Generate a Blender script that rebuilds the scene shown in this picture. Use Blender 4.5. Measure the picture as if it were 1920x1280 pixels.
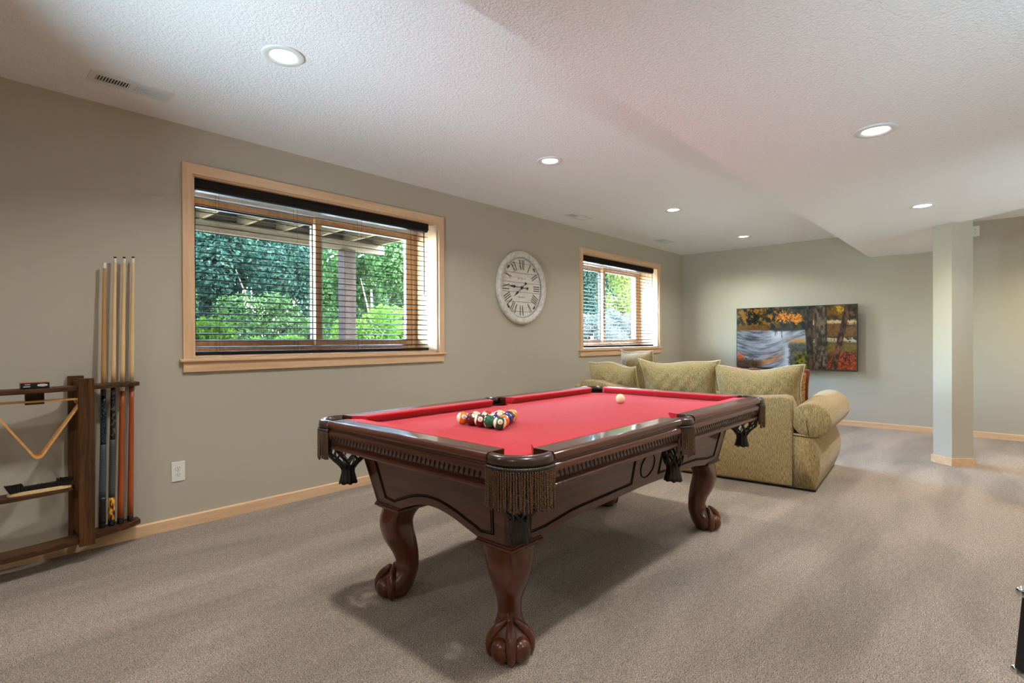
import bpy, bmesh, math, random
import numpy as np
from mathutils import Vector, Matrix
random.seed(7); np.random.seed(7)
for o in list(bpy.data.objects): bpy.data.objects.remove(o, do_unlink=True)
SC = bpy.context.scene
COL = SC.collection
PI = math.pi

# ------------------------------------------------------------------ camera
cam_d = bpy.data.cameras.new('camera'); cam = bpy.data.objects.new('camera', cam_d); COL.objects.link(cam)
cam_d.sensor_width = 36.0; cam_d.lens = 998.09 * 36.0 / 1920.0
cam_d.clip_start = 0.05; cam_d.clip_end = 200
F = Vector((0.73900296, 0.67369256, -0.0036)); R = Vector((0.67367981, -0.73901142, -0.0042)); U = Vector((0.0054899, -0.00067854, 0.9999847))
m = Matrix.Identity(4)
for i in range(3):
    m[i][0] = R[i]; m[i][1] = U[i]; m[i][2] = -F[i]
m[2][3] = 1.12
cam.matrix_world = m
SC.camera = cam

# ------------------------------------------------------------------ view, world, sun
SC.view_settings.view_transform = 'Standard'; SC.view_settings.look = 'None'
SC.view_settings.exposure = 0.0; SC.view_settings.gamma = 1.0
SC.view_settings.use_curve_mapping = False
SKY = 28.0; SUNW = 46.0; LAMP = 14.0; UPL = 11.5
w = bpy.data.worlds.new('world'); SC.world = w; w.use_nodes = True
nt = w.node_tree; nt.nodes.clear()
sk = nt.nodes.new('ShaderNodeTexSky'); sk.sky_type = 'NISHITA'; sk.sun_disc = False
sk.sun_elevation = math.radians(48); sk.sun_rotation = math.radians(100); sk.air_density = 1.0; sk.dust_density = 1.0
bg = nt.nodes.new('ShaderNodeBackground'); bg.inputs['Strength'].default_value = SKY
wo = nt.nodes.new('ShaderNodeOutputWorld')
nt.links.new(sk.outputs[0], bg.inputs[0]); nt.links.new(bg.outputs[0], wo.inputs[0])
sd = bpy.data.lights.new('sun', 'SUN'); sd.energy = SUNW; sd.angle = 0.01; sd.color = (1, .95, .86)
so = bpy.data.objects.new('sun', sd); COL.objects.link(so)
so.rotation_euler = Vector((0.45, 0.50, -0.80)).to_track_quat('-Z', 'Y').to_euler()   # high behind the house, from the left
so.location = (-4, -6, 12)

# room numbers (metres)
YW, XB, HC, ZS, YS = 3.6275, 7.9373, 2.4233, 2.1274, 1.179
XF, YR = -3.2, -4.2
W1 = (1.09, 3.014, 1.011, 2.14); W2 = (5.215, 7.12, 1.0, 2.142)      # window openings x0 x1 z0 z1
for (x0, x1, z0, z1) in (W1, W2):
    pd = bpy.data.lights.new('window_portal', 'AREA'); pd.shape = 'RECTANGLE'; pd.size = x1 - x0; pd.size_y = z1 - z0
    pd.cycles.is_portal = True
    po = bpy.data.objects.new('window_portal', pd); COL.objects.link(po)
    po.location = ((x0 + x1) / 2, YW + .42, (z0 + z1) / 2); po.rotation_euler = (-PI / 2, 0, 0)

# ------------------------------------------------------------------ helpers
def link(o, parent=None):
    COL.objects.link(o)
    if parent is not None: o.parent = parent
    return o
def tag(o, label=None, cat=None, group=None, kind=None):
    if label: o['label'] = label
    if cat: o['category'] = cat
    if group: o['group'] = group
    if kind: o['kind'] = kind
    return o
def empty(name, loc=(0, 0, 0), rz=0, label=None, cat=None, group=None):
    o = bpy.data.objects.new(name, None); COL.objects.link(o); o.empty_display_size = .05
    o.location = loc; o.rotation_euler = (0, 0, rz)
    return tag(o, label, cat, group)
def mk(name, vs, fs, mat=None, parent=None, smooth=False, loc=None, rot=None):
    me = bpy.data.meshes.new(name); me.from_pydata([tuple(map(float, v)) for v in vs], [], fs); me.update()
    if smooth: me.polygons.foreach_set('use_smooth', [True] * len(me.polygons))
    o = bpy.data.objects.new(name, me)
    if mat: me.materials.append(mat)
    if loc is not None: o.location = loc
    if rot is not None: o.rotation_euler = rot
    return link(o, parent)
def dup(o, parent=None, loc=None, rot=None, scale=None):
    c = o.copy(); COL.objects.link(c); c.parent = parent if parent is not None else o.parent
    if loc is not None: c.location = loc
    if rot is not None: c.rotation_euler = rot
    if scale is not None: c.scale = scale
    return c
class G:
    """collects geometry for ONE mesh object"""
    def __init__(s): s.v = []; s.f = []
    def add(s, vs, fs):
        n = len(s.v); s.v += [tuple(v) for v in vs]; s.f += [tuple(i + n for i in f) for f in fs]; return s
    def box(s, x0, x1, y0, y1, z0, z1):
        return s.add([(x0, y0, z0), (x1, y0, z0), (x1, y1, z0), (x0, y1, z0), (x0, y0, z1), (x1, y0, z1), (x1, y1, z1), (x0, y1, z1)],
                     [(0, 3, 2, 1), (4, 5, 6, 7), (0, 1, 5, 4), (1, 2, 6, 5), (2, 3, 7, 6), (3, 0, 4, 7)])
    def loft(s, rings, closed=True, caps=True):
        n = len(rings[0]); b = len(s.v)
        for r in rings: s.v += [tuple(p) for p in r]
        for i in range(len(rings) - 1):
            for j in range(n if closed else n - 1):
                k = (j + 1) % n
                s.f.append((b + i * n + j, b + i * n + k, b + (i + 1) * n + k, b + (i + 1) * n + j))
        if caps and closed:
            s.f.append(tuple(b + j for j in reversed(range(n)))); s.f.append(tuple(b + (len(rings) - 1) * n + j for j in range(n)))
        return s
    def prism(s, poly, z0, z1):
        return s.loft([[(x, y, z0) for x, y in poly], [(x, y, z1) for x, y in poly]])
    def tube(s, pts, rad, n=8, caps=True, closed=False):
        P = [Vector(p) for p in pts]; m_ = len(P); rings = []
        rr = rad if isinstance(rad, (list, tuple)) else [rad] * m_
        up = None
        for i, p in enumerate(P):
            if closed: t = P[(i + 1) % m_] - P[i - 1]
            else: t = P[min(i + 1, m_ - 1)] - P[max(i - 1, 0)]
            t.normalize()
            if up is None:
                up = Vector((0, 0, 1)) if abs(t.z) < .9 else Vector((1, 0, 0))
            a = t.cross(up); a.normalize(); b_ = a.cross(t); up = b_
            rings.append([p + a * math.cos(2 * PI * k / n) * rr[i] + b_ * math.sin(2 * PI * k / n) * rr[i] for k in range(n)])
        if closed: rings.append(rings[0]); return s.loft(rings, True, False)
        return s.loft(rings, True, caps)
    def lathe(s, prof, n=24, c=(0, 0, 0), caps=False):
        rings = [[(c[0] + r * math.cos(2 * PI * k / n), c[1] + r * math.sin(2 * PI * k / n), c[2] + z) for k in range(n)] for r, z in prof]
        return s.loft(rings, True, caps)
    def ball(s, c, r, nu=16, nv=10, sx=1, sy=1, sz=1):
        rings = []
        for i in range(nv + 1):
            t = -PI / 2 + PI * i / nv; q = max(math.cos(t), 1e-3)
            rings.append([(c[0] + sx * r * q * math.cos(2 * PI * k / nu), c[1] + sy * r * q * math.sin(2 * PI * k / nu), c[2] + sz * r * math.sin(t)) for k in range(nu)])
        return s.loft(rings, True, True)
    def mk(s, name, mat=None, parent=None, smooth=False, loc=None, rot=None, bevel=0, seg=2, subsurf=0):
        o = mk(name, s.v, s.f, mat, parent, smooth, loc, rot)
        if bevel:
            bm = bmesh.new(); bm.from_mesh(o.data)
            es = [e for e in bm.edges if len(e.link_faces) == 2 and e.calc_face_angle(0) > .5]
            bmesh.ops.bevel(bm, geom=es, offset=bevel, segments=seg, profile=.6, affect='EDGES', clamp_overlap=True)
            bm.to_mesh(o.data); bm.free()
        if subsurf:
            md = o.modifiers.new('sub', 'SUBSURF'); md.levels = subsurf; md.render_levels = subsurf
        return o
def B(x0, x1, y0, y1, z0, z1): return G().box(x0, x1, y0, y1, z0, z1)
def recalc(o):
    bm = bmesh.new(); bm.from_mesh(o.data); bmesh.ops.recalc_face_normals(bm, faces=bm.faces); bm.to_mesh(o.data); bm.free(); return o

# ------------------------------------------------------------------ materials
def lin(r, g, b):
    f = lambda c: (c / 255 / 12.92) if c / 255 <= .04045 else ((c / 255 + .055) / 1.055) ** 2.4
    return (f(r), f(g), f(b), 1)
class M:
    def __init__(s, name, col=(.8, .8, .8, 1), rough=.5, **kw):
        s.m = bpy.data.materials.new(name); s.m.use_nodes = True; s.t = s.m.node_tree
        s.p = s.t.nodes['Principled BSDF']; s.p.inputs['Base Color'].default_value = col; s.p.inputs['Roughness'].default_value = rough
        for k, v in kw.items(): s.p.inputs[k.replace('_', ' ')].default_value = v
        s._c = None
    def n(s, ty, **kw):
        x = s.t.nodes.new(ty)
        for k, v in kw.items():
            if hasattr(x, k) and k not in ('Scale',): setattr(x, k, v)
            else: x.inputs[k].default_value = v
        return x
    def l(s, a, b): s.t.links.new(a, b)
    def coord(s, scale=(1, 1, 1), rot=(0, 0, 0), kind='Object'):
        c = s.n('ShaderNodeTexCoord'); mp = s.n('ShaderNodeMapping'); mp.inputs['Scale'].default_value = scale; mp.inputs['Rotation'].default_value = rot
        s.l(c.outputs[kind], mp.inputs['Vector']); return mp.outputs[0]
    def noise(s, vec, scale, detail=3, rough=.5, dist=0):
        x = s.n('ShaderNodeTexNoise'); x.inputs['Scale'].default_value = scale; x.inputs['Detail'].default_value = detail
        x.inputs['Roughness'].default_value = rough; x.inputs['Distortion'].default_value = dist
        s.l(vec, x.inputs['Vector']); return x.outputs[0]
    def ramp(s, fac, stops):
        x = s.n('ShaderNodeValToRGB'); e = x.color_ramp.elements
        while len(e) < len(stops): e.new(.5)
        for i, (p, c) in enumerate(stops): e[i].position = p; e[i].color = c
        s.l(fac, x.inputs[0]); return x.outputs[0]
    def mix(s, fac, a, b, mode='MIX'):
        x = s.n('ShaderNodeMix', data_type='RGBA', blend_type=mode)
        for i, q in ((0, fac), (6, a), (7, b)):
            if hasattr(q, 'is_linked'): s.l(q, x.inputs[i])
            else: x.inputs[i].default_value = q
        return x.outputs[2]
    def col(s, out): s.l(out, s.p.inputs['Base Color']); return s
    def bump(s, h, strength=.3, dist=.01):
        b = s.n('ShaderNodeBump'); b.inputs['Strength'].default_value = strength; b.inputs['Distance'].default_value = dist
        s.l(h, b.inputs['Height']); s.l(b.outputs[0], s.p.inputs['Normal']); return s
def wood(name, c1, c2, axis='x', sc=1.0, rough=.4, coat=0., bump=.05, spec=.5):
    M_ = M(name, c1, rough, Coat_Weight=coat, Coat_Roughness=.06, Specular_IOR_Level=spec)
    st = {'x': (1.2, 22, 22), 'y': (22, 1.2, 22), 'z': (22, 22, 1.2)}[axis]
    v = M_.coord(tuple(q * sc for q in st))
    g = M_.noise(v, 1.6, 5, .6, .6); g2 = M_.noise(v, 7, 3, .5)
    mixv = M_.n('ShaderNodeMath', operation='MULTIPLY_ADD'); M_.l(g2, mixv.inputs[0]); mixv.inputs[1].default_value = .35; M_.l(g, mixv.inputs[2])
    M_.col(M_.ramp(mixv.outputs[0], [(.42, c1), (.82, c2)]))
    if bump: M_.bump(mixv.outputs[0], bump, .002)
    return M_.m

# wall paint
x = M('wall_paint', lin(186, 178, 160), .75); v = x.coord(); x.bump(x.noise(v, 180, 3), .06, .002); WALL = x.m
# knock-down ceiling
x = M('ceiling_texture', lin(244, 244, 244), .9); v = x.coord()
h1 = x.ramp(x.noise(v, 84, 3, .55, .5), [(.38, (0, 0, 0, 1)), (.64, (1, 1, 1, 1))]); x.bump(h1, .5, .0045); CEIL = x.m
# carpet
x = M('carpet', (.4, .3, .22, 1), .95, Sheen_Weight=.15, Specular_IOR_Level=.1); v = x.coord()
sp = x.noise(v, 215, 4, .78); big = x.noise(v, 38, 3, .6)
c_ = x.ramp(sp, [(.36, lin(68, 53, 42)), (.48, lin(172, 151, 131)), (.60, lin(236, 222, 206))])
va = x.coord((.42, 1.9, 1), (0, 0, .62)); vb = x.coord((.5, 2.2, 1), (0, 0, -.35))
ta = x.ramp(x.noise(va, 1.5, 2, .4, .3), [(.43, (.84, .83, .82, 1)), (.56, (1.07, 1.07, 1.07, 1))]); tb_ = x.ramp(x.noise(vb, 1.3, 2, .4, .3), [(.44, (.90, .895, .89, 1)), (.55, (1.05, 1.05, 1.05, 1))])  # vacuum-track nap sheen put into the base colour as light and dark streaks
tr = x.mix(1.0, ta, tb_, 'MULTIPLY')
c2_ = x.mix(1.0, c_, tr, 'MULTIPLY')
bl = x.ramp(big, [(.35, (.86, .86, .86, 1)), (.65, (1.08, 1.08, 1.08, 1))])
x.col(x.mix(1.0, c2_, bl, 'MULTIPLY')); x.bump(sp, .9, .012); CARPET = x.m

MAPLE_X = wood('maple_trim_x', lin(214, 172, 130), lin(232, 196, 156), 'x', 1, .42, .15)
MAPLE_Z = wood('maple_trim_z', lin(214, 172, 130), lin(232, 196, 156), 'z', 1, .42, .15)
MAPLE_Y = wood('maple_trim_y', lin(214, 172, 130), lin(232, 196, 156), 'y', 1, .42, .15)
TW_X = wood('table_wood_x', lin(50, 21, 11), lin(86, 40, 21), 'x', .9, .38, .6, .02, .25)
TW_Y = wood('table_wood_y', lin(50, 21, 11), lin(86, 40, 21), 'y', .9, .38, .6, .02, .25)
TLEG = wood('table_leg_wood', lin(58, 25, 12), lin(92, 43, 20), 'z', .8, .3, .7, .02, .3)
TDARK = M('table_dark_line', lin(14, 8, 6), .6, Specular_IOR_Level=.15).m
OAK_X = wood('dark_oak_x', lin(40, 27, 17), lin(88, 56, 31), 'x', 1.6, .5, .05, .25, .2)
OAK_Z = wood('dark_oak_z', lin(40, 27, 17), lin(98, 62, 33), 'z', 1.6, .5, .05, .25, .2)
x = M('red_cloth', lin(190, 40, 50), .85, Sheen_Weight=.1, Specular_IOR_Level=.15); v = x.coord()
x.col(x.ramp(x.noise(v, 260, 2), [(.3, lin(178, 34, 44)), (.7, lin(204, 52, 60))])); x.bump(x.noise(v, 500, 1), .1, .001); CLOTH = x.m
LEATHER = M('pocket_leather', lin(54, 33, 26), .28, Coat_Weight=.3).m
x = M('cord_fringe', lin(94, 68, 48), .6, Specular_IOR_Level=.25); CORD = x.m
NETM = M('net_leather', lin(26, 18, 15), .5).m
STITCH = M('stitching', lin(150, 128, 100), .8).m
BLIND = wood('blind_slat', lin(30, 26, 24), lin(46, 40, 36), 'x', 1, .55, .0, .02); BLIND.node_tree.nodes['Principled BSDF'].inputs['Specular IOR Level'].default_value = .04
CORDB = M('blind_cord', lin(30, 28, 28), .8).m
FRAME_WHITE = M('frame_white', lin(228, 230, 232), .35).m
SASH = wood('sash_wood', lin(190, 140, 92), lin(214, 168, 118), 'z', 1, .4, .2)
WHITE = M('white_plastic', lin(236, 233, 226), .35).m
WMETAL = M('white_metal', lin(226, 226, 224), .4).m
BLACK = M('black_plastic', lin(16, 16, 17), .35).m
DARKSLOT = M('dark_slot', lin(24, 23, 22), .8).m
CHROME = M('chrome', lin(215, 218, 222), .14, Metallic=1.).m
x = M('glass_pane'); x.t.nodes.remove(x.p)
o_ = x.t.nodes['Material Output']; tb = x.n('ShaderNodeBsdfTransparent'); gb = x.n('ShaderNodeBsdfGlossy'); gb.inputs['Roughness'].default_value = .02
lw = x.n('ShaderNodeLayerWeight'); lw.inputs['Blend'].default_value = .5; pw = x.n('ShaderNodeMath', operation='POWER'); x.l(lw.outputs['Facing'], pw.inputs[0]); pw.inputs[1].default_value = 4.5
fr = x.n('ShaderNodeMath', operation='MULTIPLY_ADD'); x.l(pw.outputs[0], fr.inputs[0]); fr.inputs[1].default_value = .5; fr.inputs[2].default_value = .03; ms = x.n('ShaderNodeMixShader')
tb.inputs[0].default_value = (.93, .97, .96, 1)
x.l(fr.outputs[0], ms.inputs[0]); x.l(tb.outputs[0], ms.inputs[1]); x.l(gb.outputs[0], ms.inputs[2]); x.l(ms.outputs[0], o_.inputs[0]); GLASS = x.m
def fabric(name, a, b, rib=True, sheen=.2):
    x = M(name, a, .9, Sheen_Weight=sheen, Specular_IOR_Level=.1); v = x.coord((125, 125, 20)); v2 = x.coord((260, 260, 260))
    n1 = x.noise(v, 1.6, 3, .6); n2 = x.noise(v2, 1.2, 2)
    mm = x.n('ShaderNodeMath', operation='MULTIPLY_ADD'); x.l(n2, mm.inputs[0]); mm.inputs[1].default_value = .45; x.l(n1, mm.inputs[2])
    x.col(x.ramp(mm.outputs[0], [(.48, a), (.95, b)])); x.bump(mm.outputs[0], .35, .003); return x.m
SOFA = fabric('sofa_tweed', lin(104, 82, 47), lin(198, 172, 121))
PIPING = fabric('sofa_piping', lin(168, 150, 114), lin(218, 202, 168))
x = M('patterned_pillow', lin(150, 100, 60), .85); v = x.coord((1, 1, 1)); n1 = x.noise(x.coord((20, 20, 60)), 1.2, 3, .6, 1.2)
x.col(x.ramp(n1, [(.3, lin(70, 40, 22)), (.45, lin(160, 105, 52)), (.6, lin(205, 165, 100)), (.75, lin(120, 52, 34))])); PATT = x.m
FRINGE = fabric('pillow_fringe', lin(84, 48, 32), lin(160, 84, 56))

# ------------------------------------------------------------------ room shell
def S(o): o['kind'] = 'structure'; return o
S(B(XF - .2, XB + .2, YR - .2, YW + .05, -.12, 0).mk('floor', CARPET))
g = G(); ya, yb = YW, YW + .42
zt = HC + .25
g.box(XF - .2, W1[0], ya, yb, -.1, zt).box(W1[1], W2[0], ya, yb, -.1, zt).box(W2[1], XB + .2, ya, yb, -.1, zt)
for w_ in (W1, W2): g.box(w_[0], w_[1], ya, yb, -.1, w_[2]).box(w_[0], w_[1], ya, yb, w_[3], zt)
S(g.mk('wall_left', WALL))
S(B(XB, XB + .2, YR - .2, YW, -.1, zt).mk('wall_back', WALL))
S(B(XF - .2, XB, YR - .2, YR, -.1, zt).mk('wall_right', WALL))
S(B(XF - .2, XF, YR, YW, -.1, zt).mk('wall_front', WALL))
S(B(XF - .2, XB + .2, YR - .2, YW + .42, HC, zt + .01).mk('ceiling', CEIL))
poly = [(XF, YS), (XF, YR), (2.66, YR), (5.772, -.143), (6.03, .17), (6.16, .30), (XB, .30), (XB, YS)]
S(recalc(G().prism(poly, ZS, HC + .02).mk('ceiling_soffit', CEIL)))
# rotated column
cp = [(6.016, .293), (6.137, .155), (6.258, .284), (6.127, .430)]
S(recalc(G().prism(cp, 0, ZS + .01).mk('wall_column', WALL)))
cc = (sum(p[0] for p in cp) / 4, sum(p[1] for p in cp) / 4)
ce = empty('baseboard_column', (cc[0], cc[1], 0)); S(ce)
for i in range(4):
    p, q = Vector(cp[i]), Vector(cp[(i + 1) % 4]); d = (q - p).normalized(); nn = Vector((d.y, -d.x))
    if nn.dot((p + q) / 2 - Vector(cc)) < 0: nn = -nn
    a, b = p - d * .012, q + d * .012
    gg = recalc(G().prism([(v.x - cc[0], v.y - cc[1]) for v in (a - nn * .002, b - nn * .002, b + nn * .012, a + nn * .012)], 0, .068).mk('baseboard_board', MAPLE_X, ce))
def base_profile(h=.068, t=.014): return [(0, 0), (t, 0), (t, h - .006), (t - .006, h), (0, h)]
def baseboard(name, p0, p1, nrm, mat):
    rings = [[(p[0] + nrm[0] * a, p[1] + nrm[1] * a, z) for a, z in base_profile()] for p in (p0, p1)]
    return S(recalc(G().loft(rings).mk(name, mat)))
baseboard('baseboard_left', (XF, YW), (XB, YW), (0, -1), MAPLE_X)
baseboard('baseboard_back', (XB, YR), (XB, YW), (-1, 0), MAPLE_Y)
baseboard('baseboard_right', (XF, YR), (XB, YR), (0, 1), MAPLE_X)
baseboard('baseboard_front', (XF, YR), (XF, YW), (1, 0), MAPLE_Y)

# ------------------------------------------------------------------ windows
def window(n, w_, mull):
    x0, x1, z0, z1 = w_; cw = .058; t = .019
    e = S(empty('window_%d' % n, ((x0 + x1) / 2, YW, z0))); ox, oy, oz = e.location
    def P(name, a, mat, bev=.002):
        g = B(a[0] - ox, a[1] - ox, a[2] - oy, a[3] - oy, a[4] - oz, a[5] - oz); return g.mk(name, mat, e, bevel=bev, seg=1)
    # mitred casing boards
    def board(name, pts, mat):
        g = G().loft([[(px - ox, YW - oy - .0005, pz - oz) for px, pz in pts], [(px - ox, YW - oy - t, pz - oz) for px, pz in pts]]); o = recalc(g.mk(name, mat, e)); return o
    board('casing_top', [(x0 - cw, z1 + cw), (x1 + cw, z1 + cw), (x1 + .004, z1 - .004), (x0 - .004, z1 - .004)], MAPLE_X)
    board('casing_side', [(x0 - cw, z0), (x0 - cw, z1 + cw), (x0 - .004, z1 - .004), (x0 - .004, z0)], MAPLE_Z)
    board('casing_side', [(x1 + cw, z0), (x1 + cw, z1 + cw), (x1 + .004, z1 - .004), (x1 + .004, z0)], MAPLE_Z)
    P('stool', (x0 - cw - .018, x1 + cw + .018, YW - .036, YW + .012, z0 - .019, z0), MAPLE_X, .004)
    P('apron', (x0 - cw, x1 + cw, YW - t, YW - .0005, z0 - .019 - .062, z0 - .019), MAPLE_X)
    d = .33; j = .012
    P('sill_board', (x0, x1, YW + .012, YW + d, z0, z0 + j), MAPLE_X, 0)
    P('jamb_board', (x0, x0 + j, YW, YW + d, z0 + j, z1), MAPLE_Z, 0); P('jamb_board', (x1 - j, x1, YW, YW + d, z0 + j, z1), MAPLE_Z, 0)
    P('head_board', (x0 + j, x1 - j, YW, YW + d, z1 - j, z1), MAPLE_X, 0)
    # wooden outer frame, its head coloured white to stand for a bright reflection
    ya, yb = YW + d - .05, YW + d + .07; fw = .05
    fz0, fz1 = z0 + j, z1 - j
    P('frame_head', (x0 + j, x1 - j, ya, yb, fz1 - fw, fz1), FRAME_WHITE, .004); P('frame_sill', (x0 + j, x1 - j, ya, yb, fz0, fz0 + fw), SASH, .004)
    P('frame_jamb', (x0 + j, x0 + j + fw, ya, yb, fz0 + fw, fz1 - fw), SASH, .004); P('frame_jamb', (x1 - j - fw, x1 - j, ya, yb, fz0 + fw, fz1 - fw), SASH, .004)
    xm = mull; sw = .048
    for k, (a, b, y0) in enumerate(((x0 + j + fw, xm + .026, ya + .055), (xm - .026, x1 - j - fw, ya + .012))):
        sz0, sz1 = fz0 + fw, fz1 - fw; y1 = y0 + .04
        s_ = B(a - ox, a + sw - ox, y0 - oy, y1 - oy, sz0 - oz, sz1 - oz).box(b - sw - ox, b - ox, y0 - oy, y1 - oy, sz0 - oz, sz1 - oz)
        s_.box(a + sw - ox, b - sw - ox, y0 - oy, y1 - oy, sz0 - oz, sz0 + sw - oz).box(a + sw - ox, b - sw - ox, y0 - oy, y1 - oy, sz1 - sw - oz, sz1 - oz)
        so_ = s_.mk('sash', SASH, e)
        pn = B(a + sw - .004 - ox, b - sw + .004 - ox, y0 + .017 - oy, y0 + .022 - oy, sz0 + sw - .004 - oz, sz1 - sw + .004 - oz).mk('pane', GLASS, so_)
        g = G()
        for (p, q, r, s2) in ((a + sw, a + sw + .010, sz0 + sw, sz1 - sw), (b - sw - .010, b - sw, sz0 + sw, sz1 - sw), (a + sw + .01, b - sw - .01, sz0 + sw, sz0 + sw + .010), (a + sw + .01, b - sw - .01, sz1 - sw - .010, sz1 - sw)):
            g.box(p - ox, q - ox, y0 + .004 - oy, y0 + .036 - oy, r - oz, s2 - oz)
        g.mk('glazing_bead', FRAME_WHITE if k else BLACK, so_)
    return e
window(1, W1, 2.06); window(2, W2, 6.15)

def blind(w_, label, first):
    x0, x1, z0, z1 = w_; x0 += .016; x1 -= .070
    e = empty('window_blind', ((x0 + x1) / 2, YW + .065, z0 + .012), label=label, cat='blind', group='dark slat blinds in the two windows'); hw = (x1 - x0) / 2
    top = z1 - .012 - e.location.z
    B(-hw, hw, -.034, .034, top - .058, top).mk('valance', BLIND, e, bevel=.006)
    B(-hw + .006, hw - .006, -.024, .028, top - .072, top - .058).mk('headrail', BLACK, e)
    B(-hw, hw, -.028, .028, .008, .030).mk('bottom_rail', BLIND, e, bevel=.006)
    pitch = .0425; n = int((top - .072 - .045) / pitch)
    # gently crowned slat
    prof = [(-.025, -.0014), (-.012, .0006), (0, .0012), (.012, .0006), (.025, -.0014), (.025, .0012), (.012, .0032), (0, .0038), (-.012, .0032), (-.025, .0012)]
    g = G().loft([[(xx, y, z) for y, z in prof] for xx in (-hw + .004, hw - .004)])
    s0 = recalc(g.mk('slat', BLIND, e)); s0.rotation_euler = (math.radians(9), 0, 0)
    for k in range(n):
        zz = .045 + .012 + k * pitch
        if k == 0: s0.location = (0, 0, zz)
        else: dup(s0, e, (0, 0, zz))
    for fx in (-.84, -.28, .28, .84):
        for yy in (-.0275, .0275):
            G().tube([(fx * hw, yy, .02), (fx * hw, yy, top - .06)], .0011, 5).mk('ladder_cord', CORDB, e)
    G().tube([(hw - .06, -.040, top - .06), (hw - .058, -.042, top - .62)], .004, 6).mk('tilt_wand', CORDB, e, True)
    return e
blind(W1, 'dark slat blind hanging in the large window beside the cue rack', True)
blind(W2, 'dark slat blind hanging in the window above the sofa', False)

# ------------------------------------------------------------------ outdoors
def leaf_mat(name, a, b, c, tr=.35):
    a, b, c = (tuple(q * LK for q in t[:3]) + (1,) for t in (a, b, c))     # real leaves reflect little
    x = M(name, a, .7, Specular_IOR_Level=.06); v = x.coord(); n_ = x.noise(v, 9, 4, .7)
    x.col(x.ramp(n_, [(.32, a), (.52, b), (.72, c)]))
    o_ = x.t.nodes['Material Output']; tl = x.n('ShaderNodeBsdfTranslucent'); tl.inputs[0].default_value = b
    ms = x.n('ShaderNodeMixShader'); ms.inputs[0].default_value = tr
    x.l(x.p.outputs[0], ms.inputs[1]); x.l(tl.outputs[0], ms.inputs[2]); x.l(ms.outputs[0], o_.inputs[0]); return x.m
LK = .105
LEAF_L = leaf_mat('leaf_bright', lin(88, 150, 30), lin(150, 205, 60), lin(214, 240, 120))
LEAF_M = leaf_mat('leaf_mid', lin(44, 84, 36), lin(96, 142, 66), lin(176, 206, 128))
LEAF_D = leaf_mat('leaf_dark', lin(20, 52, 40), lin(52, 96, 72), lin(120, 164, 122))
LEAF_P = leaf_mat('leaf_pale', lin(70, 86, 80), lin(142, 152, 136), lin(226, 226, 208))
LEAF_Y = leaf_mat('leaf_yellow', lin(120, 150, 40), lin(196, 214, 90), lin(240, 242, 150))
BARK = wood('bark', lin(50, 38, 28), lin(94, 74, 56), 'z', .5, .9, 0, .6)
x = M('bounce_ground', lin(190, 184, 172), .95); x.col(x.ramp(x.noise(x.coord(), 30, 5, .7), [(.3, lin(160, 154, 142)), (.7, lin(214, 209, 198))])); BOUNCE_GROUND = x.m  # unseen ground, made pale to bounce sunlight up onto the ceiling
gv = []; gf = []
nx, ny = 24, 16
for j in range(ny + 1):
    for i in range(nx + 1):
        xx = -14 + i * 2.2; yy = YW + .42 + j * 2.0; gv.append((xx, yy, .55 + .02 * j + .05 * math.sin(xx * 1.1 + j)))
for j in range(ny):
    for i in range(nx): a = j * (nx + 1) + i; gf.append((a, a + 1, a + nx + 2, a + nx + 1))
S(mk('ground_outside', gv, gf, BOUNCE_GROUND, smooth=True))
def foliage(n, rad, ls, lumps=14, shell=.35):
    """n leaves spread over lumpy crown of half-axes rad"""
    rng = np.random.default_rng(random.randint(0, 99999))
    lc = rng.normal(size=(lumps, 3)); lc /= np.linalg.norm(lc, axis=1)[:, None]; lc *= rng.uniform(.35, .78, (lumps, 1))
    pick = rng.integers(0, lumps, n); d = rng.normal(size=(n, 3)); d /= np.linalg.norm(d, axis=1)[:, None]
    r = .36 * (1 - shell * rng.random((n, 1)))
    c = (lc[pick] + d * r) * np.array(rad)
    nrm = d + rng.normal(size=(n, 3)) * .6; nrm /= np.linalg.norm(nrm, axis=1)[:, None]
    t = np.cross(nrm, rng.normal(size=(n, 3))); t /= np.linalg.norm(t, axis=1)[:, None]; b = np.cross(nrm, t)
    s = ls * rng.uniform(.6, 1.25, (n, 1))
    v = np.stack([c - t * s, c + b * s * .45 + nrm * s * .12, c + t * s, c - b * s * .45 + nrm * s * .12], 1).reshape(-1, 3)
    return v, [(4 * i, 4 * i + 1, 4 * i + 2, 4 * i + 3) for i in range(n)]
def plant(name, loc, rad, n, ls, mat, label, cat, trunk=.05, group=None):
    gz = .6; e = empty(name, (loc[0], loc[1], gz), label=label, cat=cat, group=group)
    v, f = foliage(n, rad, ls); v = v + np.array([0, 0, loc[2] - gz])
    o = mk('foliage', v, f, mat, e); o['kind'] = 'stuff'
    h = loc[2] - gz
    G().tube([(0, 0, -.15), (.03, .02, h * .5), (-.03, 0, h)], [trunk, trunk * .8, trunk * .5], 7).mk('trunk', BARK, e, True)
    for k in range(5):
        a = k * 1.3; G().tube([(0, 0, h * .45), (rad[0] * .3 * math.cos(a), rad[1] * .3 * math.sin(a), h * .8), (rad[0] * .6 * math.cos(a), rad[1] * .6 * math.sin(a), h * 1.1)], [trunk * .5, trunk * .35, trunk * .15], 5).mk('branch', BARK, e, True)
    return e
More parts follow.
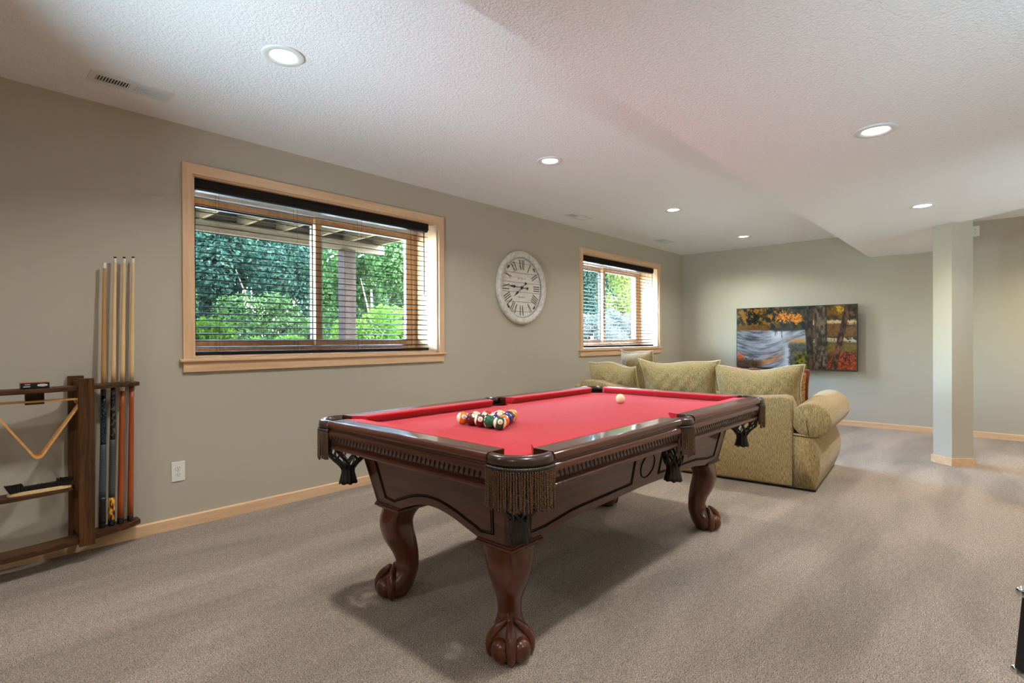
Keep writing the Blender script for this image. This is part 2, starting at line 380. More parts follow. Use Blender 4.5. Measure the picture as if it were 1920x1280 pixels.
OUT = [
 ('flowering_shrub', (1.75, 5.9, .95), (.75, .5, .45), 3200, .045, LEAF_L, 'bright lime green shrub low in the left pane of the large window', 'shrub'),
 ('flowering_shrub', (2.95, 6.6, .90), (.7, .5, .45), 2600, .045, LEAF_L, 'lime green shrub low at the middle bar of the large window', 'shrub'),
 ('leafy_bush', (5.0, 7.4, 1.0), (.9, .7, .65), 4200, .05, LEAF_L, 'grassy green bush right of the deck post', 'shrub'),
 ('leafy_bush', (3.3, 7.9, 1.05), (1.1, .6, .75), 5200, .05, LEAF_M, 'mid green hedge bush low behind the lime green shrubs', 'shrub'),
 ('leafy_bush', (.9, 7.4, 1.05), (.9, .6, .75), 4200, .05, LEAF_M, 'mid green bush low at the left of the large window', 'shrub'),
 ('tree', (1.7, 9.3, 2.1), (1.15, .9, 1.5), 9000, .075, LEAF_M, 'mid green tree filling the left pane of the large window', 'tree'),
 ('tree', (3.9, 9.6, 2.15), (1.15, .9, 1.5), 9000, .075, LEAF_D, 'dark blue-green tree behind the middle bar of the large window', 'tree'),
 ('tree', (6.1, 9.4, 2.15), (1.15, .9, 1.5), 8000, .075, LEAF_M, 'green tree seen left of the deck post', 'tree'),
 ('tree', (8.3, 10.6, 1.9), (1.1, .9, 1.3), 7000, .075, LEAF_P, 'pale leafed tree seen right of the deck post', 'tree'),
 ('tree', (-.6, 9.0, 1.9), (1.1, .9, 1.3), 5000, .075, LEAF_P, 'pale grey-green tree at the left edge of the large window', 'tree'),
 ('leafy_bush', (10.9, 7.3, 1.2), (.95, .8, .95), 7000, .05, LEAF_P, 'pale flecked bush low in the left pane of the window above the sofa', 'shrub'),
 ('leafy_bush', (13.1, 7.8, 1.2), (1.0, .8, 1.0), 7000, .05, LEAF_P, 'pale silvery bush low in the right pane of the window above the sofa', 'shrub'),
 ('tree', (13.6, 9.7, 2.5), (1.15, .9, 2.4), 12000, .08, LEAF_D, 'dark blue-green conifer high in the left pane of the window above the sofa', 'tree'),
 ('tree', (16.3, 9.9, 2.5), (1.2, .9, 2.3), 10000, .075, LEAF_Y, 'yellow-green tree in the right pane of the window above the sofa', 'tree'),
 ('tree', (20.6, 12.6, 3.0), (2.2, 1.2, 3.4), 14000, .1, LEAF_D, 'large dark tree far behind the yellow-green one', 'tree'),
 ('tree', (16.4, 12.6, 3.0), (1.9, 1.2, 3.4), 12000, .1, LEAF_D, 'tall dark tree far behind the conifer', 'tree'),
 ('leafy_bush', (6.0, 11.4, 1.7), (.9, .6, 1.3), 6000, .06, LEAF_M, 'tall green bush between the middle bar and the deck post', 'shrub'),
 ('tree', (4.5, 15.4, 2.8), (1.5, .9, 2.4), 8000, .11, LEAF_D, 'dark tree farthest off behind the middle bar of the large window', 'tree'),
 ('tree', (2.6, 13.2, 2.7), (1.7, 1.0, 2.2), 8000, .11, LEAF_D, 'dark tree far behind the left window pane', 'tree'),
 ('tree', (6.3, 13.5, 2.7), (1.8, 1.0, 2.2), 8000, .11, LEAF_D, 'dark tree far behind the deck post', 'tree'),
 ('tree', (9.2, 13.8, 2.3), (1.1, 1.0, 1.7), 6000, .11, LEAF_M, 'green tree far off between the two windows', 'tree'),
]
for a in OUT: plant(*a[:3], int(a[3] * 2.2), a[4] * .62, *a[5:])
# raised deck over the first window
dk = empty('raised_deck', (2.0, 5.4, .55), label='weathered wooden deck overhead outside the large window', cat='deck')
DECKW = wood('deck_wood', lin(46, 40, 32), lin(70, 61, 48), 'x', .7, .8, 0, .2, .04)
JOIST = wood('joist_wood', lin(54, 46, 33), lin(82, 70, 49), 'y', .7, .8, 0, .2, .04)
b0 = B(-4.2, 2.45, -.07, .07, 0, .028).mk('deck_board', DECKW, dk)
for k in range(17):
    yy = 4.15 + .075 + k * .152 - 5.4
    if k == 0: b0.location = (0, yy, 2.11)
    else: dup(b0, dk, (0, yy, 2.11))
j0 = B(-.02, .02, -1.28, 1.28, 0, .19).mk('joist', JOIST, dk)
for k in range(15):
    xx = -4.1 + k * .46
    if k == 0: j0.location = (xx, 0, 1.918)
    else: dup(j0, dk, (xx, 0, 1.918))
B(-4.2, 2.45, 1.14, 1.22, 1.80, 1.917).mk('beam', DECKW, dk)
B(-4.2, 2.45, 1.285, 1.325, 1.88, 2.14).mk('rim_joist', DECKW, dk)
POSTW = wood('post_wood', lin(27, 20, 17), lin(44, 34, 29), 'z', .7, .8, 0, .2, .04)
for px in (1.85, -2.6):
    B(px - .085, px + .085, 1.06, 1.23, -.1, 1.80).mk('post', POSTW, dk, bevel=.008)

# ------------------------------------------------------------------ recessed lights, vents, outlets
x = M('lamp_lens', (1, 1, 1, 1), .4); x.p.inputs['Emission Color'].default_value = (1, .97, .92, 1); x.p.inputs['Emission Strength'].default_value = 9; LENS = x.m
def downlight(xy, z, label, power=1.0, col=(1, .985, .95)):
    e = empty('recessed_light', (xy[0], xy[1], z), label=label, cat='ceiling light', group='round recessed ceiling lights')
    G().lathe([(.092, 0), (.092, -.004), (.088, -.007), (.066, -.008), (.057, -.002), (.055, -.0005)], 40).mk('trim_ring', WMETAL, e, True)
    G().lathe([(.0001, -.003), (.054, -.003), (.055, -.001)], 32).mk('lens', LENS, e, True)
    ld = bpy.data.lights.new('lamp', 'AREA'); ld.shape = 'DISK'; ld.size = .10; ld.energy = LAMP * power; ld.color = col; ld.spread = math.radians(140)
    lo = bpy.data.objects.new('lamp', ld); COL.objects.link(lo); lo.parent = e; lo.location = (0, 0, -.012)
    return e
ORD = ['nearest recessed light in the row over the left wall, above the large window', 'second recessed light along the left row, over the pool table', 'third recessed light along the left row, above the sofa', 'farthest recessed light of the left row, near the television wall']
for i, (xx, yy) in enumerate(((1.102, 2.413), (3.062, 2.41), (5.073, 2.415), (7.014, 2.392))): downlight((xx, yy), HC, ORD[i])
downlight((3.101, .435), ZS, 'nearer recessed light in the lowered ceiling at the right'); downlight((5.106, .42), ZS, 'farther recessed light in the lowered ceiling, before the column')
for k, (xx, yy, z) in enumerate(((-.9, 2.41, HC), (-.9, .43, ZS), (1.1, .43, ZS), (1.1, -1.7, ZS), (3.1, -1.7, ZS), (-1.2, -1.7, ZS), (7.0, -1.2, HC), (6.2, -3.0, HC))):
    downlight((xx, yy), z, ['recessed light behind the camera on the left', 'recessed light behind the camera under the low ceiling', 'recessed light right above the camera', 'recessed light right of the camera', 'recessed light right of the pool table', 'recessed light behind and right of the camera', 'recessed light beyond the column', 'recessed light in the far right corner'][k], *((2.4, (1, .90, .74)) if k > 5 else (1.0,)))
def uplight(xy, h, az, tilt, label, power=1.0):  # added lamps out of view, filling the dark ceiling with upward light
    e = empty('fill_uplight', (xy[0], xy[1], 0), math.radians(az), label, 'fill light', 'added fill lights outside the picture')
    G().lathe([(.0001, .03), (.05, .03), (.13, .018), (.14, .004), (.14, 0), (.0001, 0)], 32).mk('base', BLACK, e, True)
    G().tube([(0, 0, .02), (0, 0, h - .06)], .013, 12).mk('pole', BLACK, e, True)
    r = math.radians(tilt)
    G().lathe([(.03, -.11), (.07, -.09), (.11, -.04), (.125, .03), (.121, .03), (.106, -.035), (.066, -.08), (.03, -.10)], 36).mk('bowl_shade', WHITE, e, True, (0, 0, h), (0, r, 0))
    ld = bpy.data.lights.new('fill_light', 'AREA'); ld.shape = 'DISK'; ld.size = .2; ld.energy = UPL * power; ld.color = (.64, .88, 1.0); ld.spread = math.radians(76)
    lo = bpy.data.objects.new('fill_light', ld); COL.objects.link(lo); lo.parent = e; lo.location = (.02 * math.sin(r), 0, h + .02 * math.cos(r)); lo.rotation_euler = (PI, r, 0) if False else (0, PI + r, 0)
uplight((-.75, 2.1), 1.15, 2, 70, 'added unseen fill light behind the camera on the left', 1.4)
uplight((.4, -1.0), .95, 25, 60, 'added unseen fill light right beside the camera', .75)
uplight((3.6, -2.0), .95, 45, 55, 'added unseen fill light in the room to the right', .7)
def vent(c, label, lx=.35, ly=.145):
    e = empty('ceiling_vent', (c[0], c[1], HC), label=label, cat='vent', group='white registers along the ceiling edge')
    hx, hy = lx / 2, ly / 2; ix, iy = hx - .028, .034
    g = G()
    for a in ((-hx, hx, -hy, -iy), (-hx, hx, iy, hy), (-hx, -ix, -iy, iy), (ix, hx, -iy, iy), (-.008, .008, -iy, iy)): g.box(a[0], a[1], a[2], a[3], -.006, -.0005)
    g.mk('frame', WMETAL, e)
    B(-ix, ix, -iy, iy, -.0015, -.0005).mk('duct_opening', DARKSLOT, e)
    n = 12; s0 = None
    for side in (-1, 1):
        for k in range(n):
            cx = side * (.008 + (k + .5) * (ix - .008) / n); rot = (0, math.radians(34 * side), 0)
            if s0 is None: s0 = B(-.0048, .0048, -iy, iy, -.0006, .0006).mk('louver', WMETAL, e); s0.location = (cx, 0, -.0042); s0.rotation_euler = rot
            else: dup(s0, e, (cx, 0, -.0042), rot)
    for sx in (-1, 1): G().ball((sx * (hx - .012), 0, -.006), .0035, 8, 6).mk('screw', WMETAL, e, True)
vent((.708, 3.268), 'white ceiling vent nearest the camera, above the cue rack'); vent((4.645, 3.29), 'white ceiling vent between the wall clock and the far window'); vent((6.605, 3.282), 'farthest white ceiling vent, near the room corner')
def outlet(loc, rz, label):
    e = empty('wall_outlet', loc, rz, label, 'outlet')      # local: plate faces -y
    B(-.036, .036, -.006, 0, -.0585, .0585).mk('cover_plate', WHITE, e, bevel=.003)
    for s in (-1, 1):
        c = G()
        pts = [(.0165 * math.cos(a), .0135 * math.sin(a) * 1.05) for a in [2 * PI * k / 20 for k in range(20)]]
        r = c.loft([[(px, -.006, pz + s * .0195) for px, pz in pts], [(px, -.0085, pz + s * .0195) for px, pz in pts]]).mk('receptacle', WHITE, e); recalc(r)
        for dx, hh in ((-.006, .0045), (.006, .0038)): B(dx - .0011, dx + .0011, -.0092, -.0084, s * .0195 + .003 - hh, s * .0195 + .003 + hh).mk('slot', DARKSLOT, r)
        G().tube([(0, -.0093, s * .0195 - .007), (0, -.0084, s * .0195 - .007)], .0024, 8).mk('ground_hole', DARKSLOT, r)
    G().tube([(0, -.0072, 0), (0, -.0058, 0)], .003, 8).mk('screw', WMETAL, e)
outlet((1.005, YW, .340), 0, 'white electrical outlet low on the left wall beside the cue rack')
outlet((XB, .181, 2.315), -PI / 2, 'white electrical outlet high on the wall beside the column top')

# ------------------------------------------------------------------ pool table
TC = (2.238, 1.620); TA, TB = 1.10, .622; NA, NB = .965, .484; ZT, ZB = .777, .741
table = empty('pool_table', (TC[0], TC[1], 0), label='dark mahogany pool table with red cloth, carved legs and fringed pockets', cat='pool table')
CUT = .15; MID = .068
# bed with pocket cut-outs
def arc(c, r, a0, a1, n): return [(c[0] + r * math.cos(math.radians(a0 + (a1 - a0) * i / n)), c[1] + r * math.sin(math.radians(a0 + (a1 - a0) * i / n))) for i in range(n + 1)]
PCX, PCY = TA - .107, TB - .107; ex, ey = NA + .035, NB + .035
bp = []
def pc(sx, sy, a0, a1): return arc((sx * PCX, sy * PCY), .064, a0, a1, 10)
bp += pc(-1, -1, 90, 0) + arc((0, -ey - .012), .058, 168, 12, 10) + pc(1, -1, 180, 90) + pc(1, 1, 270, 180) + arc((0, ey + .012), .058, -12, -168, 10) + pc(-1, 1, 0, -90)
bm = bmesh.new(); vs = [bm.verts.new((px, py, ZB)) for px, py in bp]; fce = bm.faces.new(vs); bm.normal_update()
if fce.normal.z < 0: fce.normal_flip()
bmesh.ops.triangulate(bm, faces=[fce]); 
ex_ = bmesh.ops.extrude_face_region(bm, geom=bm.faces[:]); 
for q in ex_['geom']:
    if isinstance(q, bmesh.types.BMVert): q.co.z -= .022
bmesh.ops.recalc_face_normals(bm, faces=bm.faces)
me = bpy.data.meshes.new('bed_cloth'); bm.to_mesh(me); bm.free(); me.materials.append(CLOTH); link(bpy.data.objects.new('bed_cloth', me), table)
# rails: o = distance outwards of the cushion nose
RW = .140 - .0
def rail_prof(wd):
    e = wd   # outer edge
    return [(.052, ZT - .0005), (.054, ZT), (.060, ZT), (e - .020, ZT), (e - .012, ZT), (e - .005, ZT - .003), (e, ZT - .010), (e + .001, ZT - .019), (e - .003, ZT - .028), (e - .010, ZT - .032),
            (e - .0105, ZT - .038), (e - .004, ZT - .043), (e - .002, ZT - .052), (e - .004, ZT - .064), (e - .010, ZT - .080), (e - .018, ZT - .092), (e - .024, ZT - .097),
            (e - .024, ZT - .101), (e - .014, ZT - .104), (e - .011, ZT - .110), (e - .013, ZT - .117), (e - .022, ZT - .122), (e - .06, ZT - .124), (.052, ZT - .124)]
CUSH = [(0, ZT - .004), (.006, ZT + .0005), (.054, ZT + .0005), (.054, ZB - .004), (.020, ZB + .002), (.003, ZT - .012)]
def rail(along, s, p0, p1, cut0, cut1):
    """along 'x'|'y'; s = side sign; p0..p1 wooden ends; cut = how far the nose ends short of the wood"""
    nose = NB if along == 'x' else NA; wd = (TB - NB) if along == 'x' else (TA - NA)
    def P(t, o, z): return (t, s * (nose + o), z) if along == 'x' else (s * (nose + o), t, z)
    e = G().loft([[P(t, o, z) for o, z in rail_prof(wd)] for t in (p0, p1)]).mk('rail', TW_X if along == 'x' else TW_Y, table)
    recalc(e)
    bm = bmesh.new(); bm.from_mesh(e.data)
    for f in bm.faces: f.smooth = len(f.verts) == 4
    for ed in bm.edges:
        if len(ed.link_faces) == 2 and ed.calc_face_angle(0) > .9: ed.smooth = False
    bm.to_mesh(e.data); bm.free()
    g = G().loft([[P(p0 + cut0 * (1 - o / .054), o, z) for o, z in CUSH], [P(p1 - cut1 * (1 - o / .054), o, z) for o, z in CUSH]])
    recalc(g.mk('cushion', CLOTH, e))
    return e, P, wd
# lens shaped flute carved in the frieze
fl = []
for k in range(12):
    a = 2 * PI * k / 12; fl.append((.0054 * math.cos(a) * abs(math.cos(a)) ** .3, .0185 * math.sin(a)))
fg = G().loft([[(px, 0, pz) for px, pz in fl], [(px * .55, -.0014, pz * .8) for px, pz in fl]])
flute0 = None
for (al, s, p0, p1, c0, c1) in (('x', -1, -TA + CUT, -MID, .05, .022), ('x', -1, MID, TA - CUT, .022, .05), ('x', 1, -TA + CUT, -MID, .05, .022), ('x', 1, MID, TA - CUT, .022, .05),
                               ('y', -1, -TB + CUT, TB - CUT, .05, .05), ('y', 1, -TB + CUT, TB - CUT, .05, .05)):
    e, P, wd = rail(al, s, p0, p1, c0, c1)
    n = int((p1 - p0 - .03) / .0235)
    for k in range(n):
        t = p0 + .015 + (k + .5) * (p1 - p0 - .03) / n
        c = P(t, wd - .0028, ZT - .066)
        rz = {('x', -1): 0, ('x', 1): PI, ('y', -1): -PI / 2, ('y', 1): PI / 2}[(al, s)]
        if flute0 is None: flute0 = fg.mk('flute', TDARK, e); recalc(flute0); f_ = flute0
        else: f_ = flute0.copy(); COL.objects.link(f_); f_.parent = e
        f_.location = c; f_.rotation_mode = 'ZYX' if False else 'XYZ'
        f_.rotation_euler = (math.radians(-14) if True else 0, 0, rz)
# pockets
def twist_cord(L, r=.0034, turns=9, n=6, seg=30):
    rings = []
    for i in range(seg + 1):
        z = -L * i / seg; a = 2 * PI * turns * i / seg; rings.append([])
        for k in range(n):
            b = 2 * PI * k / n; rr = r * (1 + .42 * math.cos(2 * b)); rings[-1].append((rr * math.cos(b + a), rr * math.sin(b + a), z))
    return G().loft(rings)
cord0 = None
def pocket(c, ang, Rr, half, ncord, name_label):
    """c: centre (local table xy), ang: outward direction in degrees"""
    global cord0
    e = bpy.data.objects.new('pocket', None); COL.objects.link(e); e.parent = table; e.location = (c[0], c[1], 0); e.rotation_euler = (0, 0, math.radians(ang)); e.empty_display_size = .03
    sec = [(Rr - .030, ZT - .020), (Rr - .026, ZT - .006), (Rr - .016, ZT + .001), (Rr - .005, ZT - .002), (Rr + .002, ZT - .010), (Rr + .004, ZT - .022), (Rr + .001, ZT - .034), (Rr - .012, ZT - .036), (Rr - .028, ZT - .034)]
    n = 26; rings = []
    for i in range(n + 1):
        a = math.radians(-half + 2 * half * i / n); rings.append([(r * math.cos(a), r * math.sin(a), z) for r, z in sec])
    recalc(G().loft(rings).mk('leather_rim', LEATHER, e, True))
    # inner dark liner
    ri = Rr - .030
    G().lathe([(ri, ZB - .003), (ri * .98, ZB - .02), (ri * .9, .655)], 24).mk('liner', NETM, e, True)
    # trim band + stitches + fringe cords
    ra = Rr + .0045; rings = []
    for i in range(n + 1):
        a = math.radians(-half + 2 * half * i / n); rings.append([(r * math.cos(a), r * math.sin(a), z) for r, z in ((ra - .006, ZT - .034), (ra + .0015, ZT - .034), (ra + .0025, ZT - .041), (ra + .0015, ZT - .049), (ra - .006, ZT - .049))])
    recalc(G().loft(rings).mk('fringe_band', NETM, e, True))
    g = G(); ns = ncord + 4
    for i in range(ns):
        a = math.radians(-half + 2 * half * (i + .5) / ns); g.ball(((ra + .0015) * math.cos(a), (ra + .0015) * math.sin(a), ZT - .036), .0015, 6, 4)
    g.mk('stitching', STITCH, e, True)
    for i in range(ncord):
        a = math.radians(-half + 2 * half * (i + .5) / ncord); p = (ra * math.cos(a), ra * math.sin(a), ZT - .045)
        if cord0 is None: cord0 = twist_cord(.118).mk('fringe_cord', CORD, e, True); o = cord0
        else: o = cord0.copy(); COL.objects.link(o); o.parent = e
        o.location = p; o.rotation_euler = (random.uniform(-.03, .03), random.uniform(-.02, .03), random.uniform(0, 6)); o.scale = (1, 1, random.uniform(.93, 1.06))
    # woven net
    cx = -.010
    def prof(t): return np.interp(t, [0, .3, .6, .85, 1], [ri + .004, ri + .006, ri - .004, .040, .027]), .690 - .135 * t
    ns = 9
    for d in (1, -1):
        for k in range(ns):
            pts = []
            for i in range(11):
                t = i / 10; r, z = prof(t); a = 2 * PI * k / ns + d * t * 1.35 + (.1 if d > 0 else -.1); pts.append((cx + (r + d * .001) * math.cos(a), (r + d * .001) * math.sin(a), z))
            G().tube(pts, .0052, 6).mk('net_strap', NETM, e, True)
    g = G(); rr = []
    for r, z in ((.027, .562), (.0285, .550), (.0275, .538), (.034, .510), (.039, .492), (.036, .494), (.026, .53)):
        rr.append([(cx + r * (1 + .06 * math.cos(12 * 2 * PI * k / 48)) * math.cos(2 * PI * k / 48), r * (1 + .06 * math.cos(12 * 2 * PI * k / 48)) * math.sin(2 * PI * k / 48), z - (.004 if (k // 3) % 2 and z < .5 else 0)) for k in range(48)])
    g.loft(rr, True, False).mk('net_cuff', NETM, e, True)
for sx in (-1, 1):
    for sy in (-1, 1): pocket((sx * PCX, sy * PCY), math.degrees(math.atan2(sy, sx)), .110, 67, 33, '')
for sy in (-1, 1): pocket((0, sy * (TB - .062)), 90 * sy, .076, 66, 21, '')
# cabinet
CBX, CBY, CTX, CTY, CZ0, CZ1 = .908, .398, .962, .452, .405, .662
def cab(al, s, q, z, off=0.):
    t = (z - CZ0) / (CZ1 - CZ0); hx = CBX + (CTX - CBX) * t + off; hy = CBY + (CTY - CBY) * t + off
    return (q * (hx - off), s * hy, z) if al == 'x' else (s * hx, q * (hy - off), z)
def zbot(al, q):
    q = abs(q)
    if al == 'y':
        if q > .60: return .405 + .006 * (1 - (q - .6) / .4)
        t = 1 - q / .60; return .411 + .062 * (math.sin(t * PI / 2)) ** 1.15
    if q > .80: return .405
    if q > .62: return .405 + .022 * (.80 - q) / .18
    return .427 + .012 * (1 - q / .62)
for al in 'xy':
    for s in (-1, 1):
        n = 48; g = G(); rings = []
        for i in range(n + 1):
            q = -1 + 2 * i / n; zb = zbot(al, q); rings.append([cab(al, s, q, zb), cab(al, s, q, (zb + CZ1) / 2), cab(al, s, q, CZ1), cab(al, s, q, CZ1, -.03), cab(al, s, q, zb, -.03)])
        p = recalc(g.loft(rings).mk('cabinet_side', TW_X if al == 'x' else TW_Y, table))
        def groove(path, closed=False, rad=.0032):
            G().tube([cab(al, s, q, z, .0004) for q, z in path], rad, 6, True, closed).mk('panel_groove', TDARK, p, True)
        if al == 'y':
            for k_, (ins, dz) in enumerate(((.80, .036), (.775, .043))):
                pth = [(-ins, .64), (-ins, .405 + dz + .002), (-.62, .403 + dz)] if False else [(-ins, .64), (-ins, .407 + dz), (-.64, .401 + dz)]
                pth += [(q, zbot('y', q) + dz - (.0)) for q in np.linspace(-.58, .58, 25)] + [(.64, .401 + dz), (ins, .407 + dz), (ins, .64)]
                groove(pth, rad=.0034 if k_ == 0 else .0018)
        else:
            for sg in (-1, 1):
                for k_, (i0, i1, dz) in enumerate(((.90, .135, .036), (.888, .147, .043))):
                    pth = [(sg * i0, .64), (sg * i0, .405 + dz)] + [(sg * q, zbot('x', q) + dz) for q in (.80, .62, .4)] + [(sg * i1, zbot('x', i1) + dz), (sg * i1, .64)]
                    groove(pth, rad=.0034 if k_ == 0 else .0018)
            groove([(.068 * math.cos(a), .535 + .055 * math.sin(a)) for a in np.linspace(0, 2 * PI, 33)[:-1]], True, .0036)
# corner posts hide the joints, slate frame under the bed
B(-NA - .03, NA + .03, -NB - .03, NB + .03, .660, .718).mk('slate_frame', TW_X, table)
# legs
def smooth_interp(zs, vals, z):
    v = np.interp(z, zs, vals); return v
LZ = [0.0, .012, .030, .050, .072, .092, .112, .135, .185, .240, .290, .330, .365, .385, .395]
LO = [.060, .082, .098, .108, .104, .080, .046, .026, .044, .082, .101, .104, .094, .088, .088]
LI = [-.012, -.028, -.040, -.048, -.054, -.062, -.068, -.069, -.068, -.060, -.048, -.042, -.060, -.080, -.085]
LWd = [.040, .056, .070, .076, .072, .060, .048, .042, .046, .062, .076, .084, .090, .094, .095]
def leg_mesh():
    zz = np.linspace(0, .395, 40); k = np.array([1, 2, 3, 2, 1]) / 9.
    def sm(v): w_ = np.interp(zz, LZ, v); pad = np.concatenate([[w_[0]] * 2, w_, [w_[-1]] * 2]); return np.convolve(pad, k, 'valid')
    o, i_, wd = sm(LO), sm(LI), sm(LWd); rings = []; n = 28
    for j, z in enumerate(zz):
        c, hd = (o[j] + i_[j]) / 2, (o[j] - i_[j]) / 2; p = np.interp(z, [0, .12, .25, .37, .395], [2.0, 1.9, 1.6, 1.15, 1.08]); rg = []
        for a in range(n):
            t = 2 * PI * a / n; ct, st = math.cos(t), math.sin(t); q = (abs(ct) ** p + abs(st) ** p) ** (-1 / p)
            rg.append((c + hd * q * ct, wd[j] * q * st, z))
        rings.append(rg)
    return G().loft(rings)
leg0 = None
for sx in (-1, 1):
    for sy in (-1, 1):
        a = math.atan2(sy, sx); cx, cy = sx * (CBX - .078), sy * (CBY - .078)
        if leg0 is None:
            leg0 = leg_mesh().mk('leg', TLEG, table, True); lg = leg0
            kids = []
            for az in (-42, 42):      # the held ball shows as two ovals between the toes
                q = math.radians(az); kids.append(G().ball((.038 + .046 * math.cos(q), .046 * math.sin(q), .044), .043, 20, 14, .92, .92, 1.0).mk('claw_ball', TLEG, lg, True))
            for az in (0, 88, -88, 160, -160):
                q = math.radians(az); kk = 1.0 if abs(az) < 100 else .72
                pts = [(.037 + r * kk * math.cos(q), r * kk * math.sin(q), z) for r, z in ((.010, .132), (.034, .112), (.055, .092), (.069, .070), (.073, .046), (.071, .022), (.064, .002))]
                kids.append(G().tube(pts, [.010, .016, .0195, .0195, .018, .016, .010], 10).mk('claw_toe', TLEG, lg, True, subsurf=1))
        else:
            lg = dup(leg0, table)
            for k in kids: dup(k, lg)
        lg.location = (cx, cy, 0.001); lg.rotation_euler = (0, 0, a)
        h_ = .082
        cap = G()
        for hh, z0, z1 in ((h_ - .004, .388, .396), (h_ + .006, .396, .406), (h_ + .002, .406, .413), (h_ - .003, .413, .42)): cap.box(-hh, hh, -hh, hh, z0, z1)
        cap.mk('leg_cap', TW_X, table, loc=(cx, cy, 0), bevel=.002, seg=1)

# ------------------------------------------------------------------ balls
BR = .028575
IV = lin(240, 226, 190)
def ball_mat(name, c, stripe):
    x = M(name, c, .08, Coat_Weight=.5)
    tc = x.n('ShaderNodeTexCoord'); sp = x.n('ShaderNodeSeparateXYZ'); x.l(tc.outputs['Object'], sp.inputs[0])
    if stripe:
        ab = x.n('ShaderNodeMath', operation='ABSOLUTE'); x.l(sp.outputs[2], ab.inputs[0])
        gt = x.n('ShaderNodeMath', operation='GREATER_THAN'); x.l(ab.outputs[0], gt.inputs[0]); gt.inputs[1].default_value = BR * .56
        x.col(x.mix(gt.outputs[0], c, IV))
    return x.m
CB = {1: (238, 178, 30), 2: (28, 38, 110), 3: (206, 44, 30), 4: (80, 40, 110), 5: (236, 118, 24), 6: (12, 86, 50), 7: (104, 22, 24), 8: (16, 15, 18)}
NM = {1: 'yellow', 2: 'blue', 3: 'red', 4: 'purple', 5: 'orange', 6: 'green', 7: 'maroon', 8: 'black'}
IVM = M('ball_ivory', IV, .12, Coat_Weight=.4).m
def digit_mesh(txt, size):
    cu = bpy.data.curves.new('digit', 'FONT'); cu.body = txt; cu.size = size; cu.align_x = 'CENTER'; cu.align_y = 'CENTER'
    t = bpy.data.objects.new('digit', cu); COL.objects.link(t); dg = bpy.context.evaluated_depsgraph_get(); dg.update()
    me = bpy.data.meshes.new_from_object(t.evaluated_get(dg)); bpy.data.objects.remove(t, do_unlink=True); return me
DIG = M('ball_digit', lin(20, 18, 18), .3).m
rows = [[13, 7, 15, 6, 14], [11, 8, 12, 5], [3, 10, 2], [9, 4], [1]]
bx0, by0, dxr = 1.615, 1.6575, BR * 2 * .8665
for r, row in enumerate(rows):
    for k, num in enumerate(row):
        px = bx0 + r * dxr; py = by0 + ((len(row) - 1) / 2 - k) * BR * 2.003
        base = num if num <= 8 else num - 8; st = num > 8
        o = G().ball((0, 0, 0), BR, 28, 18).mk('billiard_ball', ball_mat('ball_%d' % num, lin(*CB[base]), st), None, True)
        place = ['in the near row of the rack', 'in the second row of the rack', 'in the middle row of the rack', 'in the row behind the apex ball', 'at the apex of the rack'][r]
        tag(o, '%s %s billiard ball numbered %d %s' % (NM[base], 'striped' if st else 'solid', num, place), 'billiard ball', 'racked billiard balls')
        o.location = (px, py, ZB + BR)
        if num in (13, 15, 14): o.rotation_euler = (math.radians(100), math.radians(20), math.radians(random.uniform(35, 60)))
        else: o.rotation_euler = (random.uniform(-1.2, 1.2), random.uniform(-1.2, 1.2), random.uniform(0, 6))
        # number spot + digit on +x of the ball
        sg = G(); rg = []
        for i in range(4):
            th = .40 * i / 3 + 1e-3; rg.append([((BR + .00012) * math.cos(th), (BR + .00012) * math.sin(th) * math.cos(2 * PI * q / 18), (BR + .00012) * math.sin(th) * math.sin(2 * PI * q / 18)) for q in range(18)])
        for sgn in (1, -1):
            so_ = sg.loft(rg, True, False).mk('number_spot', IVM, o, True) if sgn == 1 else dup(so_, o, None, (0, 0, PI))
            dm = digit_mesh(str(num), .011); dm.materials.clear(); dm.materials.append(DIG)
            d_ = bpy.data.objects.new('digit', dm); COL.objects.link(d_); d_.parent = so_; d_.location = (BR + .0003, 0, 0); d_.rotation_euler = (PI / 2, 0, PI / 2)
cb = G().ball((0, 0, 0), BR, 32, 20).mk('cue_ball', M('cue_ball_ivory', lin(244, 226, 180), .1, Coat_Weight=.5).m, None, True, (2.745, 1.640, ZB + BR))
tag(cb, 'ivory cue ball alone near the far end of the red cloth', 'billiard ball')

# ------------------------------------------------------------------ cue rack on the left wall
RK = (.185, YW, 0)
rack = empty('cue_rack', (RK[0], RK[1], .07), label='dark oak wall rack with bowed shelves holding cues and triangle', cat='cue rack')
def bow(xx): return -(.072 + .188 * max(0, 1 - (xx / .625) ** 2) ** 1.0)
def shelf(x0, x1, z0, th, inset=0., name='shelf', mat=OAK_X):
    xs = np.linspace(x0, x1, 26); front = [(q, bow(q) + inset) for q in xs]; back = [(q, min(-.014, bow(q) + inset + .012)) for q in xs]
    # shelf reaches back to the stiles only: keep a 11 cm deep board
    back = [(q, min(-.012, bow(q) + inset + .115)) for q in xs]
    poly = front + back[::-1]
    o = G().prism(poly, z0 - .07, z0 + th - .07).mk(name, mat, rack, bevel=.004, seg=2); recalc(o); return o
top_shelf = shelf(-.612, .612, .872, .022, name='top_shelf')
shelf(-.30, .30, .372, .020, .012, 'middle_shelf')
shelf(-.612, .612, .098, .026, name='bottom_shelf')
